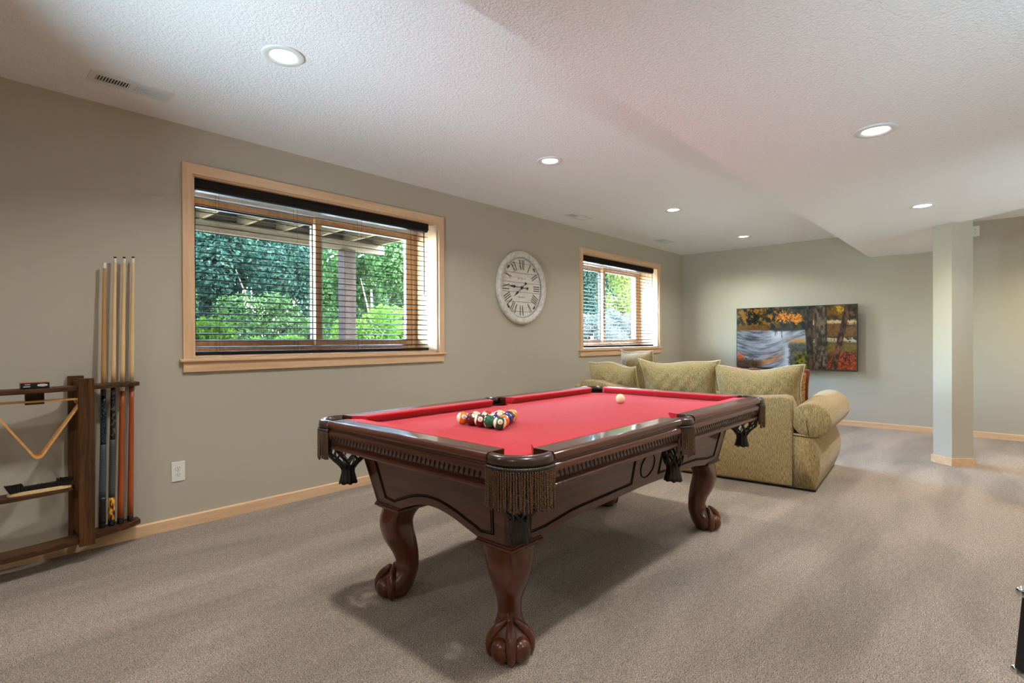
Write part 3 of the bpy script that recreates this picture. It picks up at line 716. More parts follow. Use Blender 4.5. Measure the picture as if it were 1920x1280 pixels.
for s in (-1, 1):
    px = s * .354; fy = bow(px)
    B(px - .032, px + .032, fy - .020, fy + .004, .015, .862).mk('post', OAK_Z, rack, bevel=.003)
    B(px - .046, px + .02, -.030, -.004, .025, .868).mk('back_stile', OAK_Z, rack, bevel=.002)
    B(px - .026, px + .004, fy + .004, -.03, .80, .845).mk('bracket', OAK_Z, rack); B(px - .026, px + .004, fy + .004, -.03, .028, .06).mk('bracket', OAK_Z, rack)
    B(px - .026, px + .004, fy + .004, -.03, .28, .302).mk('bracket', OAK_Z, rack)
B(.165 - .035, .165 + .035, bow(.165) + .095, bow(.165) + .118, .742, .803).mk('peg_block', OAK_Z, rack)
B(-.165 - .035, -.165 + .035, bow(.165) + .095, bow(.165) + .118, .742, .803).mk('peg_block', OAK_Z, rack)
# cues
def smat(name, c, rough=.3, coat=.3): return M(name, c, rough, Coat_Weight=coat).m
SH1 = wood('cue_shaft_tan', lin(164, 118, 66), lin(196, 150, 92), 'z', 3, .35, .3); SH2 = wood('cue_shaft_maple', lin(214, 178, 124), lin(232, 200, 150), 'z', 3, .3, .4)
BUTT = wood('cue_butt_rosewood', lin(146, 66, 28), lin(178, 88, 40), 'z', 2, .28, .6); FERR = smat('ferrule', lin(238, 234, 226)); TIP = smat('cue_tip', lin(58, 40, 34), .8, 0)
CBLK = smat('cue_black', lin(18, 17, 18)); 
x = M('cue_wrap_blue', lin(44, 50, 60), .6); v = x.coord((1, 1, 400)); x.col(x.ramp(x.noise(v, 1, 1), [(.4, lin(42, 48, 58)), (.6, lin(84, 92, 104))])); WRB = x.m
x = M('cue_wrap_grey', lin(60, 60, 58), .6); v = x.coord((1, 1, 400)); x.col(x.ramp(x.noise(v, 1, 1), [(.4, lin(44, 45, 44)), (.6, lin(96, 96, 92))])); WRG = x.m
x = M('cue_blue_fleck', lin(14, 22, 32), .25, Coat_Weight=.5); x.col(x.ramp(x.noise(x.coord((160, 160, 80)), 1, 2), [(.48, lin(12, 14, 18)), (.60, lin(34, 78, 104))])); FLB = x.m
x = M('cue_marble', lin(30, 30, 30), .25, Coat_Weight=.5); x.col(x.ramp(x.noise(x.coord((90, 90, 50)), 1, 3), [(.45, lin(20, 20, 20)), (.66, lin(104, 98, 88))])); MRB = x.m
x = M('cue_flame', lin(20, 15, 12), .3, Coat_Weight=.5); x.col(x.ramp(x.noise(x.coord((70, 70, 26)), 1, 2), [(.44, lin(22, 14, 12)), (.50, lin(200, 90, 20)), (.58, lin(245, 205, 70))])); FLM = x.m
def cue(b, t, segs, label):
    bv, tv = Vector(b), Vector(t); L = (tv - bv).length; d = (tv - bv).normalized()
    e = empty('pool_cue', b, 0, label, 'cue', 'pool cues standing in the wall rack'); e.rotation_mode = 'QUATERNION'; e.rotation_quaternion = Vector((0, 0, 1)).rotation_difference(d)
    rad = lambda q: float(np.interp(q, [0, .55, 1.0, L], [.0155, .0128, .0100, .0066]))
    for nm, z0, z1, mat, add in segs:
        z0 = L + z0 if z0 < 0 else z0; z1 = L + z1 if z1 <= 0 else z1
        n = 8; G().lathe([(.0001, z0)] + [(rad(z0 + (z1 - z0) * i / n) + add, z0 + (z1 - z0) * i / n) for i in range(n + 1)] + [(.0001, z1)], 14).mk(nm, mat, e, True)
zb = .127
CUES = [((.622, 3.535, zb), (.6465, 3.575, 1.545)), ((.662, 3.540, zb), (.694, 3.578, 1.583)), ((.703, 3.546, zb), (.736, 3.580, 1.587)), ((.750, 3.555, zb), (.778, 3.584, 1.594))]
hg = G()
for b_, t_ in CUES:
    for sg in (1, -1):
        f_ = lambda q: (lambda w3: (sg * (w3.x - RK[0]), w3.y - RK[1], w3.z - .07))(Vector(b_).lerp(Vector(t_), q))
        hg.tube([f_(.45), f_(.62)], .0165, 14)
ho = recalc(hg.mk('hole_cutter'))
ho.parent = rack; bpy.context.view_layer.update()
bmod = top_shelf.modifiers.new('holes', 'BOOLEAN'); bmod.operation = 'DIFFERENCE'; bmod.object = ho; bmod.solver = 'EXACT'
dg_ = bpy.context.evaluated_depsgraph_get(); nm_ = bpy.data.meshes.new_from_object(top_shelf.evaluated_get(dg_)); top_shelf.modifiers.clear(); top_shelf.data = nm_
bpy.data.objects.remove(ho, do_unlink=True)
topsegs = lambda sh: [('shaft', .76, -.035, sh, 0), ('ferrule', -.035, -.009, FERR, .0002), ('tip', -.009, 0, TIP, 0)]
cue((.622, 3.535, zb), (.6465, 3.575, 1.545), [('bumper', 0, .02, CBLK, 0), ('butt_sleeve', .02, .16, CBLK, .0004), ('wrap', .16, .44, WRB, .0006), ('forearm', .44, .70, FLB, 0), ('joint_collar', .70, .735, CBLK, .0003), ('shaft', .735, -.03, SH1, .0006), ('joint_cap', -.03, 0, FERR, .001)], 'pool cue with tan shaft and blue-black butt, next to the rack post')
cue((.662, 3.540, zb), (.694, 3.578, 1.583), [('bumper', 0, .03, CBLK, 0), ('butt_sleeve', .03, .15, FLM, .0004), ('wrap', .15, .46, WRG, .0006), ('forearm', .46, .76, MRB, 0)] + topsegs(SH2), 'pool cue with grey wrapped butt and flame pattern at its foot')
cue((.703, 3.546, zb), (.736, 3.580, 1.587), [('bumper', 0, .03, CBLK, 0), ('butt', .03, .72, BUTT, 0), ('joint_collar', .72, .76, FERR, 0)] + topsegs(SH2), 'pool cue with rosewood butt, second from the outer end of the rack')
cue((.750, 3.555, zb), (.778, 3.584, 1.594), [('bumper', 0, .03, CBLK, 0), ('butt', .03, .735, BUTT, 0), ('joint_collar', .735, .76, CBLK, .0002)] + topsegs(SH2), 'pool cue with rosewood butt at the outer end of the rack')
# triangle
RKW = wood('triangle_wood', lin(206, 140, 66), lin(228, 172, 98), 'x', 1.4, .35, .4); RKD = wood('triangle_corner', lin(150, 76, 30), lin(178, 100, 44), 'x', 1.4, .35, .4)
tri = empty('ball_triangle', (.356, 3.452, .553), label='light wood ball triangle hanging point down in the rack', cat='triangle rack')
def tri_ring(R_, rc):
    out = []; S3 = [(-.165, .270), (0, 0), (.165, .270)]
    for i in range(3):
        p = Vector(S3[i]); c = Vector((0, .18)); d = (c - p).normalized(); q = p + d * (R_ * 2 + rc)
        a0 = math.atan2(-d.y, -d.x)
        for k in range(-5, 6): a = a0 + k / 5 * math.radians(60); out.append((q.x + rc * math.cos(a), q.y + rc * math.sin(a)))
    return out
oo, ii = tri_ring(0, .022), tri_ring(.0065, .017)
g = G(); n = len(oo)
y0, y1 = -.026, .026
rings = [[(p[0], y0, p[1]) for p in oo], [(p[0], y1, p[1]) for p in oo], [(p[0], y1, p[1]) for p in ii], [(p[0], y0, p[1]) for p in ii], [(p[0], y0, p[1]) for p in oo]]
g.loft(rings, True, False); recalc(g.mk('frame', RKW, tri, bevel=0))
for c0 in (0, 1, 2):
    ps = ii[c0 * 11:(c0 + 1) * 11]; mid = Vector(ps[5]); ctr = Vector((0, .18)); inn = mid + (ctr - mid).normalized() * .012
    poly = ps + [((ps[-1][0] + ps[-1][0]) / 2, ps[-1][1]), (inn.x, inn.y), (ps[0][0], ps[0][1])]
    recalc(G().loft([[(p[0], y0 + .004, p[1]) for p in ps + [(inn.x, inn.y)]], [(p[0], y1 - .004, p[1]) for p in ps + [(inn.x, inn.y)]]]).mk('corner_block', RKD, tri))
# brush
br = empty('table_brush', (.362, YW + bow(.18) + .045, .392), math.radians(2), 'pool table brush with pale wooden back and black bristles, lying on the rack shelf', 'brush')
pl = [(.118 * math.copysign(abs(math.cos(a)) ** .45, math.cos(a)), .024 * math.copysign(abs(math.sin(a)) ** .8, math.sin(a))) for a in np.linspace(0, 2 * PI, 41)[:-1]]
G().prism(pl, 0, .010).mk('wooden_back', SH2, br, bevel=.002); G().prism([(p[0] * .97, p[1] * .9) for p in pl], .010, .017).mk('wooden_grip', SH2, br, bevel=.002)
g = G()
for i in range(52):
    for j in range(7):
        bx_ = -.108 + .216 * i / 51; by_ = -.017 + .034 * j / 6; hh = (.034 if abs(bx_) > .062 else .020) * random.uniform(.93, 1.05); lean = .016 * math.copysign(max(0, abs(bx_) - .07) / .038, bx_)
        g.tube([(bx_, by_, .016), (bx_ + lean, by_ * 1.2, .016 + hh)], [.0030, .0028], 5)
o = g.mk('bristles', BLACK, br); o['kind'] = 'stuff'
# chalk box
cx_ = empty('chalk_box', (.345, YW + bow(.16) + .05, .894), math.radians(-1), 'small black and red box with a white oval, on top of the cue rack', 'box')
B(-.052, .052, -.028, .028, 0, .028).mk('carton', BLACK, cx_, bevel=.001, seg=1)
RED = M('box_red', lin(176, 60, 48), .5).m
B(-.050, .050, -.027, .027, .0275, .0295).mk('red_lid', RED, cx_)
ov = [(.026 + .019 * math.cos(a), .0165 + .0062 * math.sin(a)) for a in np.linspace(0, 2 * PI, 25)[:-1]]
recalc(G().loft([[(p[0], -.0281, p[1]) for p in ov], [(p[0], -.0288, p[1]) for p in ov]]).mk('white_oval', WHITE, cx_))
g = G()
for k in range(7): g.box(.014 + k * .0035, .0162 + k * .0035, -.0292, -.0287, .015, .018)
g.mk('oval_print', DARKSLOT, cx_)
B(-.038, -.018, -.0288, -.0281, .0195, .0225).mk('white_print', WHITE, cx_); B(-.043, -.018, -.0288, -.0281, .0095, .013).mk('white_print', WHITE, cx_)

# ------------------------------------------------------------------ clock
x = M('clock_rim', lin(214, 208, 196), .6); v = x.coord(); x.col(x.ramp(x.noise(v, 26, 4, .7), [(.3, lin(190, 182, 168)), (.6, lin(226, 221, 210))])); RIM = x.m
x = M('clock_plank', lin(228, 224, 212), .65); x.col(x.ramp(x.noise(x.coord((3, 40, 1)), 2, 4, .6), [(.3, lin(212, 207, 194)), (.65, lin(236, 232, 222))])); PLK = x.m
INK = M('clock_ink', lin(52, 50, 46), .6).m
clk = empty('wall_clock', (4.112, YW, 1.652), label='large round white farmhouse wall clock with Roman numerals', cat='clock'); clk.rotation_euler = (PI / 2, 0, 0)
G().lathe([(.0001, .001), (.372, .001), (.377, .006), (.376, .030), (.368, .042), (.352, .047), (.340, .047), (.332, .040), (.318, .036), (.311, .034), (.306, .014)], 72).mk('rim', RIM, clk, True)
G().tube([(.3055 * math.cos(a_), .3055 * math.sin(a_), .021) for a_ in np.linspace(0, 2 * PI, 73)[:-1]], .0055, 8, True, True).mk('shade_ring', M('clock_shade_grey', lin(150, 152, 156), .45).m, clk, True)  # grey ring stands for the shade inside the rim step
edges = [-.31, -.245, -.146, -.047, .05, .149, .248, .31]
for i in range(7):
    a, b = edges[i] + .0019, edges[i + 1] - .0019; Rf = .3035
    a, b = max(a, -Rf + .001), min(b, Rf - .001); pts = []
    ys = np.linspace(a, b, 8); pts = [(math.sqrt(max(Rf ** 2 - y * y, 0)), y) for y in ys] + [(-math.sqrt(max(Rf ** 2 - y * y, 0)), y) for y in ys[::-1]]
    recalc(G().prism(pts, .008, .0155).mk('face_plank', PLK, clk))
G().lathe([(.0001, .009), (.3, .009)], 48).mk('face_back', DARKSLOT, clk)
def bar(g, p, q, w_, z0, z1):
    p, q = Vector(p), Vector(q); d = (q - p).normalized(); n = Vector((-d.y, d.x)) * w_ / 2
    return g.prism([tuple(p - n), tuple(q - n), tuple(q + n), tuple(p + n)], z0, z1)
ROM = ['XII', 'I', 'II', 'III', 'IIII', 'V', 'VI', 'VII', 'VIII', 'IX', 'X', 'XI']
for h_ in range(12):
    s = ROM[h_]; wd = {'I': .022, 'V': .047, 'X': .047}; tot = sum(wd[c] for c in s); xx = -tot / 2; g = G(); ang = -2 * PI * h_ / 12
    r0, r1 = .186, .286
    def tr_(p): return (p[0] * math.cos(ang) - p[1] * math.sin(ang), p[0] * math.sin(ang) + p[1] * math.cos(ang))
    for c in s:
        c0 = xx + wd[c] / 2
        if c == 'I': bar(g, tr_((c0, r0)), tr_((c0, r1)), .0088, .0152, .0168)
        elif c == 'V': bar(g, tr_((c0, r0)), tr_((c0 - .014, r1)), .0088, .0152, .0168); bar(g, tr_((c0, r0)), tr_((c0 + .014, r1)), .003, .0152, .0168)
        else: bar(g, tr_((c0 + .013, r0)), tr_((c0 - .013, r1)), .0088, .0152, .0168); bar(g, tr_((c0 - .013, r0)), tr_((c0 + .013, r1)), .003, .0152, .0170)
        xx += wd[c]
    g.mk('numeral', INK, clk)
for k in range(4):
    a = PI / 4 + k * PI / 2; g = G(); c = (.282 * math.cos(a), .282 * math.sin(a)); t = (-math.sin(a), math.cos(a))
    for d, rr in ((0, .012), (.016, .009), (-.016, .009), (.028, .005), (-.028, .005)): g.lathe([(.0001, .0168), (rr, .0166), (rr, .0152)], 10, (c[0] * (1 - abs(d) * .5) + t[0] * d * .8, c[1] * (1 - abs(d) * .5) + t[1] * d * .8, 0))
    g.mk('corner_scroll', INK, clk)
# faint unreadable script lines on the dial
GREYINK = M('faint_ink', lin(150, 146, 136), .7).m
for y_, w_ in ((.092, .062), (-.098, .05)):
    pts = [(-w_ + 2 * w_ * i / 60, y_ + .006 * math.sin(i * .9) * (1 + .8 * math.sin(i * .23)), .0160) for i in range(61)]
    G().tube(pts, .0011, 4).mk('faint_script', GREYINK, clk)
def hand(ang, L, tail, zz):
    d = Vector((math.sin(ang), math.cos(ang))); n = Vector((-d.y, d.x)); g = G()
    bar(g, -d * tail, d * L, .006, zz, zz + .0015)
    P2 = lambda q, s: tuple(d * q + n * s)
    g.prism([P2(L * .48, 0), P2(L * .60, .016), P2(L * .70, 0), P2(L * .60, -.016)], zz, zz + .002); g.prism([P2(L * .66, .004), P2(L * .72, .010), P2(L * .98, 0), P2(L * .72, -.010), P2(L * .66, -.004)], zz, zz + .002)
    c = -d * tail; g.lathe([(.0001, zz + .002), (.014, zz + .002), (.014, zz)], 14, (c.x, c.y, 0))
    recalc(g.mk('clock_hand', INK, clk))
hand(math.radians(232.5), .145, .075, .021); hand(math.radians(273), .205, .082, .024)
G().lathe([(.0001, .028), (.014, .027), (.016, .0155)], 16).mk('hand_hub', INK, clk, True)

# ------------------------------------------------------------------ television
def fbm(nx, ny, fx, fy, oct=4, seed=0):
    rng = np.random.default_rng(seed); out = np.zeros((ny, nx)); amp = 1; tot = 0
    for o in range(oct):
        gx, gy = max(2, int(fx * 2 ** o)) + 2, max(2, int(fy * 2 ** o)) + 2; gr = rng.random((gy, gx))
        xs = np.linspace(0, gx - 1.001, nx); ys = np.linspace(0, gy - 1.001, ny); xi, yi = xs.astype(int), ys.astype(int)
        tx, ty = xs - xi, ys - yi; tx = tx * tx * (3 - 2 * tx); ty = ty * ty * (3 - 2 * ty)
        a = gr[np.ix_(yi, xi)] * (1 - tx) + gr[np.ix_(yi, xi + 1)] * tx; b = gr[np.ix_(yi + 1, xi)] * (1 - tx) + gr[np.ix_(yi + 1, xi + 1)] * tx
        out += amp * (a * (1 - ty)[:, None] + b * ty[:, None]); tot += amp; amp *= .55
    return out / tot
def paint(nx, ny):
    u, v = np.meshgrid(np.linspace(0, 1, nx), np.linspace(0, 1, ny)); L = lambda r, g, b: np.array(lin(r, g, b)[:3])
    def sst(a, b, t): t = np.clip((t - a) / (b - a), 0, 1); return t * t * (3 - 2 * t)
    img = np.zeros((ny, nx, 3))
    def lay(mask, c): 
        nonlocal img
        img = img * (1 - mask[..., None]) + (c if c.ndim == 3 else c[None, None]) * mask[..., None]
    two = lambda f, a, b: a * (1 - f[..., None]) + b * f[..., None]
    f1, f2, f3, f4 = fbm(nx, ny, 26, 15, 4, 1), fbm(nx, ny, 60, 34, 3, 2), fbm(nx, ny, 8, 5, 4, 3), fbm(nx, ny, 110, 60, 2, 4)
    lay(np.ones_like(u), two(sst(.35, .7, f1), L(20, 26, 14), L(74, 72, 34)))
    lay(sst(.50, .60, f1 * .4 + f2 * .35 + f4 * .25) * sst(.36, .28, v) * sst(.42, .30, u), L(176, 126, 34))
    org = np.exp(-(((u - .42) / .13) ** 2 + ((v - .16) / .15) ** 2)) + .8 * np.exp(-(((u - .55) / .06) ** 2 + ((v - .20) / .09) ** 2))
    lay(sst(.58, .72, org * .42 + f2 * .34 + f4 * .26) * (v < .36), two(sst(.3, .7, f4), L(190, 96, 16), L(244, 168, 40)))
    pass
    lay(sst(.26, .31, v) * (v < .42) * sst(.34, .24, u), two(f2, L(96, 72, 24), L(150, 110, 44)))
    # water
    wv = v + .10 * (u - .3); st = .55 * fbm(nx, ny, 5, 46, 3, 6) + .45 * fbm(nx, ny, 16, 70, 3, 61); ii_ = np.clip(((wv - .1 * np.sin(u * 7)) * (ny - 1)).astype(int), 0, ny - 1); jj = np.tile(np.arange(nx), (ny, 1)); stw = st[ii_, jj]
    wat = sst(.365, .395, v) * (u < .64)
    lay(wat, two(np.clip(.15 + .8 * sst(.30, .72, .7 * stw + .3 * f3), 0, 1), L(44, 50, 58), L(186, 196, 210)))
    fall = np.exp(-(((u - .375) / .075) ** 2 + ((v - .45) / .085) ** 2)); lines = fbm(nx, ny, 70, 4, 2, 8)
    lay(np.clip(fall * 1.3, 0, 1) * wat * sst(.3, .55, lines + .12), L(214, 226, 240))
    lay(sst(.33, .355, v) * sst(.415, .375, v) * sst(.31, .34, u) * sst(.58, .50, u), L(58, 52, 44))
    lay(np.exp(-(((u - .56) / .08) ** 2 + ((v - .56) / .045) ** 2)) * sst(.35, .5, stw + .2), L(206, 158, 76))
    f5 = np.exp(-(((v - (.97 - .62 * (u - .15))) / .055) ** 2)) * sst(.12, .2, u) * sst(.46, .38, u)
    lay(np.clip(f5 * sst(.4, .6, stw), 0, 1), L(206, 140, 70))
    lay(np.exp(-(((u - .45) / .028) ** 2)) * sst(.55, .7, v) * .8, L(200, 210, 222))
    lay(sst(.55, .62, v) * sst(.455, .475, u + .05 * (f2 - .5)) * (u < .64), two(f2, L(44, 40, 34), L(120, 124, 116)))
    lay(sst(.70, .80, v + .12 * (f2 - .5)) * sst(.50, .54, u) * (u < .64), two(sst(.3, .7, f2), L(44, 52, 14), L(132, 124, 30)))
    lay(sst(.78, .88, v - .25 * u + .14 * (f2 - .5)) * sst(.30, .18, u), two(f2, L(40, 32, 26), L(116, 92, 70)))
    lay(np.exp(-(((u - .03) / .03) ** 2 + ((v - .82) / .05) ** 2)), L(206, 104, 26))
    # right side
    rg = sst(.62, .64, u)
    lay(rg, two(sst(.3, .7, f1), L(40, 38, 18), L(120, 92, 36))); vq = v + .07 * (f1 - .5) + .05 * (f2 - .5); lay(rg * sst(.23, .26, vq) * sst(.31, .28, vq) * sst(.3, .5, f2), L(206, 184, 140)); lay(rg * sst(.50, .52, vq) * sst(.59, .56, vq) * sst(.25, .45, f2), L(190, 178, 148)); lay(rg * sst(.30, .34, vq) * sst(.50, .46, vq), two(f2, L(70, 52, 24), L(150, 108, 48)))
    lay(rg * sst(.56, .64, v) * sst(.76, .70, v), two(f2, L(70, 70, 20), L(150, 124, 44)))
    lay(rg * sst(.70, .76, v) * sst(.80, .86, u + .2 * (v - .7)), two(np.clip(.6 * sst(.35, .65, f4) + .4 * sst(.3, .7, f2), 0, 1), L(58, 26, 14), L(184, 84, 36)))
    lay(rg * (v < .25) * sst(.56, .72, np.exp(-(((u - .87) / .06) ** 2 + ((v - .08) / .1) ** 2)) * .36 + f2 * .62), L(204, 166, 34))
    bark = fbm(nx, ny, 60, 14, 3, 11)
    for (a0, b0, a1, b1, ca, cb_) in ((.588, .664, .626, .672, (40, 30, 24), (96, 78, 62)), (.676, .775, .680, .785, (54, 46, 38), (134, 116, 94)), (.915, .962, .800, .850, (58, 38, 24), (134, 92, 58))):
        l_, r_ = a0 + (a1 - a0) * v, b0 + (b1 - b0) * v; lay(sst(-.003, .003, u - l_) * sst(-.003, .003, r_ - u), two(np.clip(sst(.3, .7, bark) * (1 - .5 * np.abs((u - (l_ + r_) / 2) / (r_ - l_) * 2) ** 2), 0, 1), L(*ca), L(*cb_)))
    return np.clip(img, 0, 1) ** 1.12
tv = empty('television', (7.80, 2.02, 1.125), label='wide flat television on the far wall showing an autumn waterfall', cat='television'); tv.rotation_euler = (0, 0, 0)
TWH, THH = .735, .424    # half sizes: local y runs to the left in the picture
B(-.012, .028, -TWH, TWH, -THH, THH).mk('housing', BLACK, tv, bevel=.004)
nx_, ny_ = 300, 168; sw_, sh_ = TWH - .009, THH - .012
img = paint(nx_, ny_); vs = []; 
yy_, zz_ = np.meshgrid(np.linspace(sw_, -sw_, nx_), np.linspace(sh_ + .004, -sh_ + .010, ny_)); vs = np.stack([np.full(nx_ * ny_, -.0132), yy_.ravel(), zz_.ravel()], 1)
fs = []
for j in range(ny_ - 1):
    for i in range(nx_ - 1): a = j * nx_ + i; fs.append((a, a + nx_, a + nx_ + 1, a + 1))
me = bpy.data.meshes.new('screen'); me.from_pydata(vs.tolist(), [], fs); ca = me.color_attributes.new('picture', 'FLOAT_COLOR', 'POINT')
ca.data.foreach_set('color', np.concatenate([img.reshape(-1, 3), np.ones((nx_ * ny_, 1))], 1).astype(np.float32).ravel())
x = M('tv_picture', (0, 0, 0, 1), .25); at_ = x.n('ShaderNodeVertexColor'); at_.layer_name = 'picture'; x.l(at_.outputs[0], x.p.inputs['Emission Color']); x.p.inputs['Emission Strength'].default_value = .8; x.p.inputs['Specular IOR Level'].default_value = .15
me.materials.append(x.m); link(bpy.data.objects.new('screen', me), tv)
B(.028, .07, -.25, .25, -.2, .2).mk('back_cover', BLACK, tv, bevel=.01); B(.07, XB - 7.80, -.12, .12, -.1, .1).mk('wall_mount', BLACK, tv)
B(-.0145, -.011, -.028, .028, -THH + .002, -THH + .009).mk('logo_plate', CHROME, tv)

# ------------------------------------------------------------------ sofa
SF = math.radians(5)
sofa = empty('sofa', (4.325, .955, 0), SF, 'olive tweed sofa with rolled arm, back turned to the pool table', 'sofa')   # local x to the tv, y along the back
def rb(name, x0, x1, y0, y1, z0, z1, bev, par=sofa, mat=SOFA, seg=4):
    o = B(x0, x1, y0, y1, z0, z1).mk(name, mat, par, bevel=bev, seg=seg); o.data.polygons.foreach_set('use_smooth', [True] * len(o.data.polygons)); return o
# back panel with sloped right shoulder
bk = [(.165, .018), (1.98, .018), (1.98, .70), (1.94, .735), (1.80, .735), (1.55, .675), (1.2, .655), (.5, .662), (.24, .686), (.195, .675), (.172, .62), (.165, .50)]
rings = [[(xx, y, z) for y, z in bk] for xx in (.0, .22)]
o = recalc(G().loft(rings).mk('backrest', SOFA, sofa, bevel=.022, seg=4)); o.data.polygons.foreach_set('use_smooth', [True] * len(o.data.polygons))
rb('seat_base', .20, .98, .18, 1.98, .03, .29, .03)
for k in range(2): rb('seat_cushion', .24, 1.0, .20 + .88 * k, 1.06 + .88 * k, .29, .45, .05)
# arm: bulging lower panel
rings = []
for xx, sc in ((.004, 0), (.03, .2), (.5, .8), (1.05, 1), (1.10, .75)):
    pr = []
    for z in np.linspace(.018, .415, 12):
        t = (z - .018) / .397; out = -.012 + .030 * math.sin(PI * min(1, t * 1.02)) ** 1.1 * (1 + .7 * sc) - .02 * t ** 3 + .012 * sc
        pr.append((xx, -out + .012, z))
    pr += [(xx, .19, .415), (xx, .19, .018)]
    rings.append(pr)
recalc(G().loft(rings).mk('arm_panel', SOFA, sofa, True))
# rolled arm top
def roll(xs, cy, cz, ry, rz):
    rings = []
    for xx, k in xs:
        rings.append([(xx, cy + ry * k * math.cos(2 * PI * q / 36), cz + rz * k * math.sin(2 * PI * q / 36)) for q in range(36)])
    return G().loft(rings)
recalc(roll([(.004, .90), (.012, .96), (.03, 1.0), (.50, 1.05), (1.08, 1.12), (1.13, 1.08), (1.15, .98)], .050, .520, .134, .128).mk('rolled_arm', SOFA, sofa, True))
# seam lines on the arm and back
def seam(pts, r=.0022, par=sofa, mat=None): return G().tube(pts, r, 5).mk('seam', mat or SEAM, par, True)
SEAM = M('seam_dark', lin(70, 56, 34), .9).m
seam([(-.001, .165, .02), (-.001, .165, .66)]); seam([(.0, .165, .405), (-.001, .02, .398), (.01, -.005, .40)])
seam([(.002, .06, .398), (.002, .075, .50), (.012, .065, .60), (.03, .055, .642)])
B(.02, .96, .02, 1.95, .002, .02).mk('dust_cover', BLACK, sofa)
# left arm end (low)
rb('left_arm', .0, .98, 1.98, 2.04, .03, .69, .025)

def pillow(name, W_, H_, T_, loc, rot, mat, label, group=None, ear=.10, pip=PIPING, wr=0., seed=0, pr=.007, fringe=False):
    rng = np.random.default_rng(seed); n = 28; e = empty(name, loc, 0, label, 'cushion', group); e.rotation_euler = rot
    ph = rng.uniform(0, 6, 6)
    def pos(u, v, s):
        xx = W_ / 2 * u * (1 - ear * (1 - v * v)); zz = H_ / 2 * v * (1 - ear * 1.1 * (1 - u * u))
        # soft dents along the top edge
        zz += .018 * (wr + .5) * math.sin(3.1 * u + ph[0]) * max(0, v) ** 2 * (1 - u * u)
        th = T_ / 2 * max(0, (1 - u ** 4) * (1 - v ** 4)) ** .62 * (1 + .10 * math.sin(3 * u + ph[1]) * math.cos(2 * v + ph[2]))
        th += wr * .020 * math.sin(9 * u + 6 * v + ph[3]) * (1 - u * u) * (1 - v * v) + wr * .012 * math.sin(17 * u - 11 * v + ph[4]) * (1 - u * u) * (1 - v * v)
        return (xx, s * th, zz)
    g = G(); us = np.linspace(-1, 1, n + 1)
    for s in (-1, 1):
        b = len(g.v)
        for v in us:
            for u in us: g.v.append(pos(u, v, s))
        for j in range(n):
            for i in range(n):
                a = b + j * (n + 1) + i; q = (a, a + 1, a + n + 2, a + n + 1); g.f.append(q if s < 0 else q[::-1])
    o = g.mk('cushion_body', mat, e, True)
    bm = bmesh.new(); bm.from_mesh(o.data); bmesh.ops.remove_doubles(bm, verts=bm.verts, dist=1e-5); bm.to_mesh(o.data); bm.free()
    ed = [pos(u, -1, 1) for u in us[:-1]] + [pos(1, v, 1) for v in us[:-1]] + [pos(u, 1, 1) for u in us[::-1][:-1]] + [pos(-1, v, 1) for v in us[::-1][:-1]]
    G().tube(ed, pr, 7, True, True).mk('fringe' if fringe else 'piping', pip, e, True)
    return e
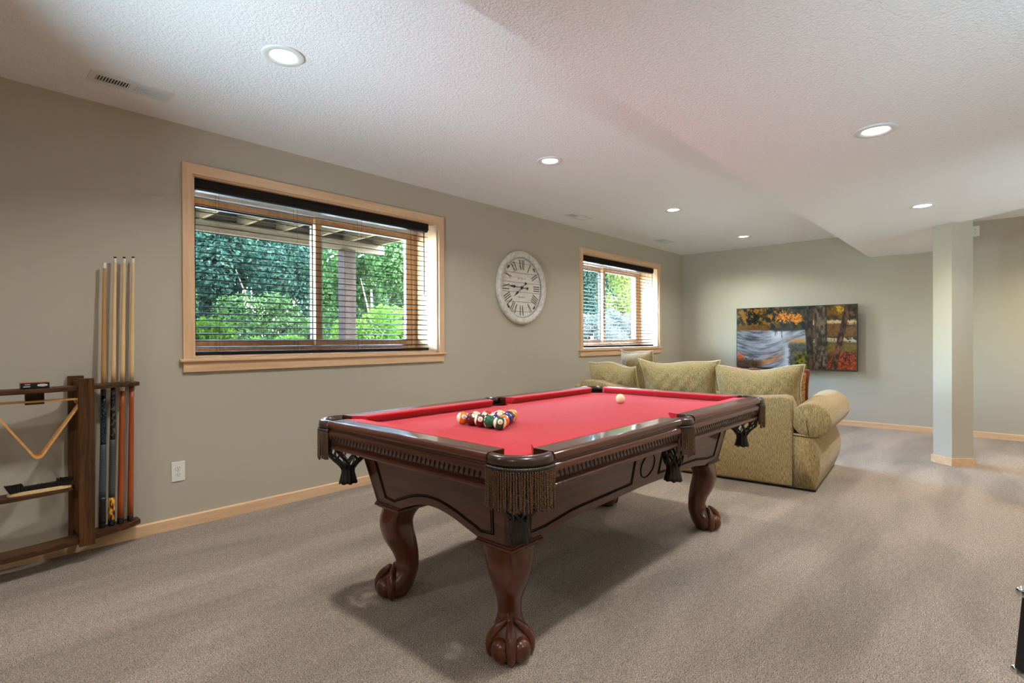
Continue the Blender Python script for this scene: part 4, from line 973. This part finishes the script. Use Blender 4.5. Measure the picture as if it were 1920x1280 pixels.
# world helper along the sofa: local (x,y) -> world
def sw(lx, ly, z): c, s = math.cos(SF), math.sin(SF); return (4.325 + lx * c - ly * s, .955 + lx * s + ly * c, z)
RZ = PI / 2 + SF       # pillow width along the sofa's length
GRP = 'loose tweed back cushions on the sofa'
pillow('back_cushion', .75, .53, .22, sw(.37, 1.150, .674), (math.radians(10), 0, RZ + PI), SOFA, 'long tweed back cushion in the middle of the sofa', GRP, .15, wr=.6, seed=3)
pillow('back_cushion', .71, .50, .22, sw(.36, .480, .657), (math.radians(9), math.radians(-1.5), RZ + PI), SOFA, 'long tweed back cushion nearest the rolled arm', GRP, .13, wr=.5, seed=5)
pillow('back_cushion', .52, .42, .24, sw(.30, 1.755, .690), (math.radians(24), math.radians(4), RZ + PI - .1), SOFA, 'crumpled tweed cushion slumped over the left end of the sofa back', GRP, .05, wr=1.0, seed=8)
pillow('back_cushion', .56, .52, .22, (5.32, 2.92, .745), (math.radians(14), 0, RZ + PI - .5), SOFA, 'square tweed cushion standing below the far window', GRP, .12, wr=.4, seed=11)
pillow('throw_pillow', .44, .44, .16, sw(.63, .375, .640), (math.radians(16), 0, RZ + PI + .12), PATT, 'brown patterned throw pillow with fringe beside the rolled arm', 'patterned throw pillows on the sofa', .08, FRINGE, seed=14, pr=.016, fringe=True)
pillow('throw_pillow', .40, .42, .14, sw(.74, .60, .645), (math.radians(14), math.radians(3), RZ + PI), PATT, 'patterned throw pillow showing only its fringed top behind the back cushion', 'patterned throw pillows on the sofa', .10, FRINGE, seed=15, pr=.014, fringe=True)
# second section under the far window
s2 = empty('sofa_section', (6.05, 3.12, 0), 0, 'tweed sofa section standing along the left wall under the far window', 'sofa')
rb('backrest', -.72, .85, .20, .42, .03, .66, .04, s2); rb('seat_base', -.72, .85, -.50, .22, .03, .29, .03, s2); rb('seat_cushion', -.70, .08, -.52, .20, .29, .45, .05, s2); rb('seat_cushion', .08, .84, -.52, .20, .29, .45, .05, s2); rb('arm', .85, 1.05, -.50, .42, .03, .60, .06, s2)

# ------------------------------------------------------------------ dark game cabinet at the right picture edge
gc = empty('game_cabinet', (2.22, -.06, 0), math.radians(-48), 'black panel with chrome corner fittings cut off by the right picture edge', 'cabinet')

g = G().loft([[(xx, -.5, .118), (xx, .012, .118), (xx, -.012, .345), (xx, -.5, .345)] for xx in (-.02, .02)]); recalc(g.mk('side_panel', BLACK, gc, bevel=.003))
for yy, zz in ((-.005, .352), (.012, .105)):
    G().tube([(0, yy - .07, zz), (0, yy, zz)], .013, 14).mk('chrome_fitting', CHROME, gc, True)
    G().ball((0, yy + .012, zz), .016, 14, 10).mk('chrome_knob', CHROME, gc, True)
G().tube([(0, -.45, 0), (0, -.45, .12)], .02, 12).mk('foot', CHROME, gc, True); G().tube([(0, -.06, 0), (0, -.06, .12)], .014, 12).mk('foot', CHROME, gc, True)
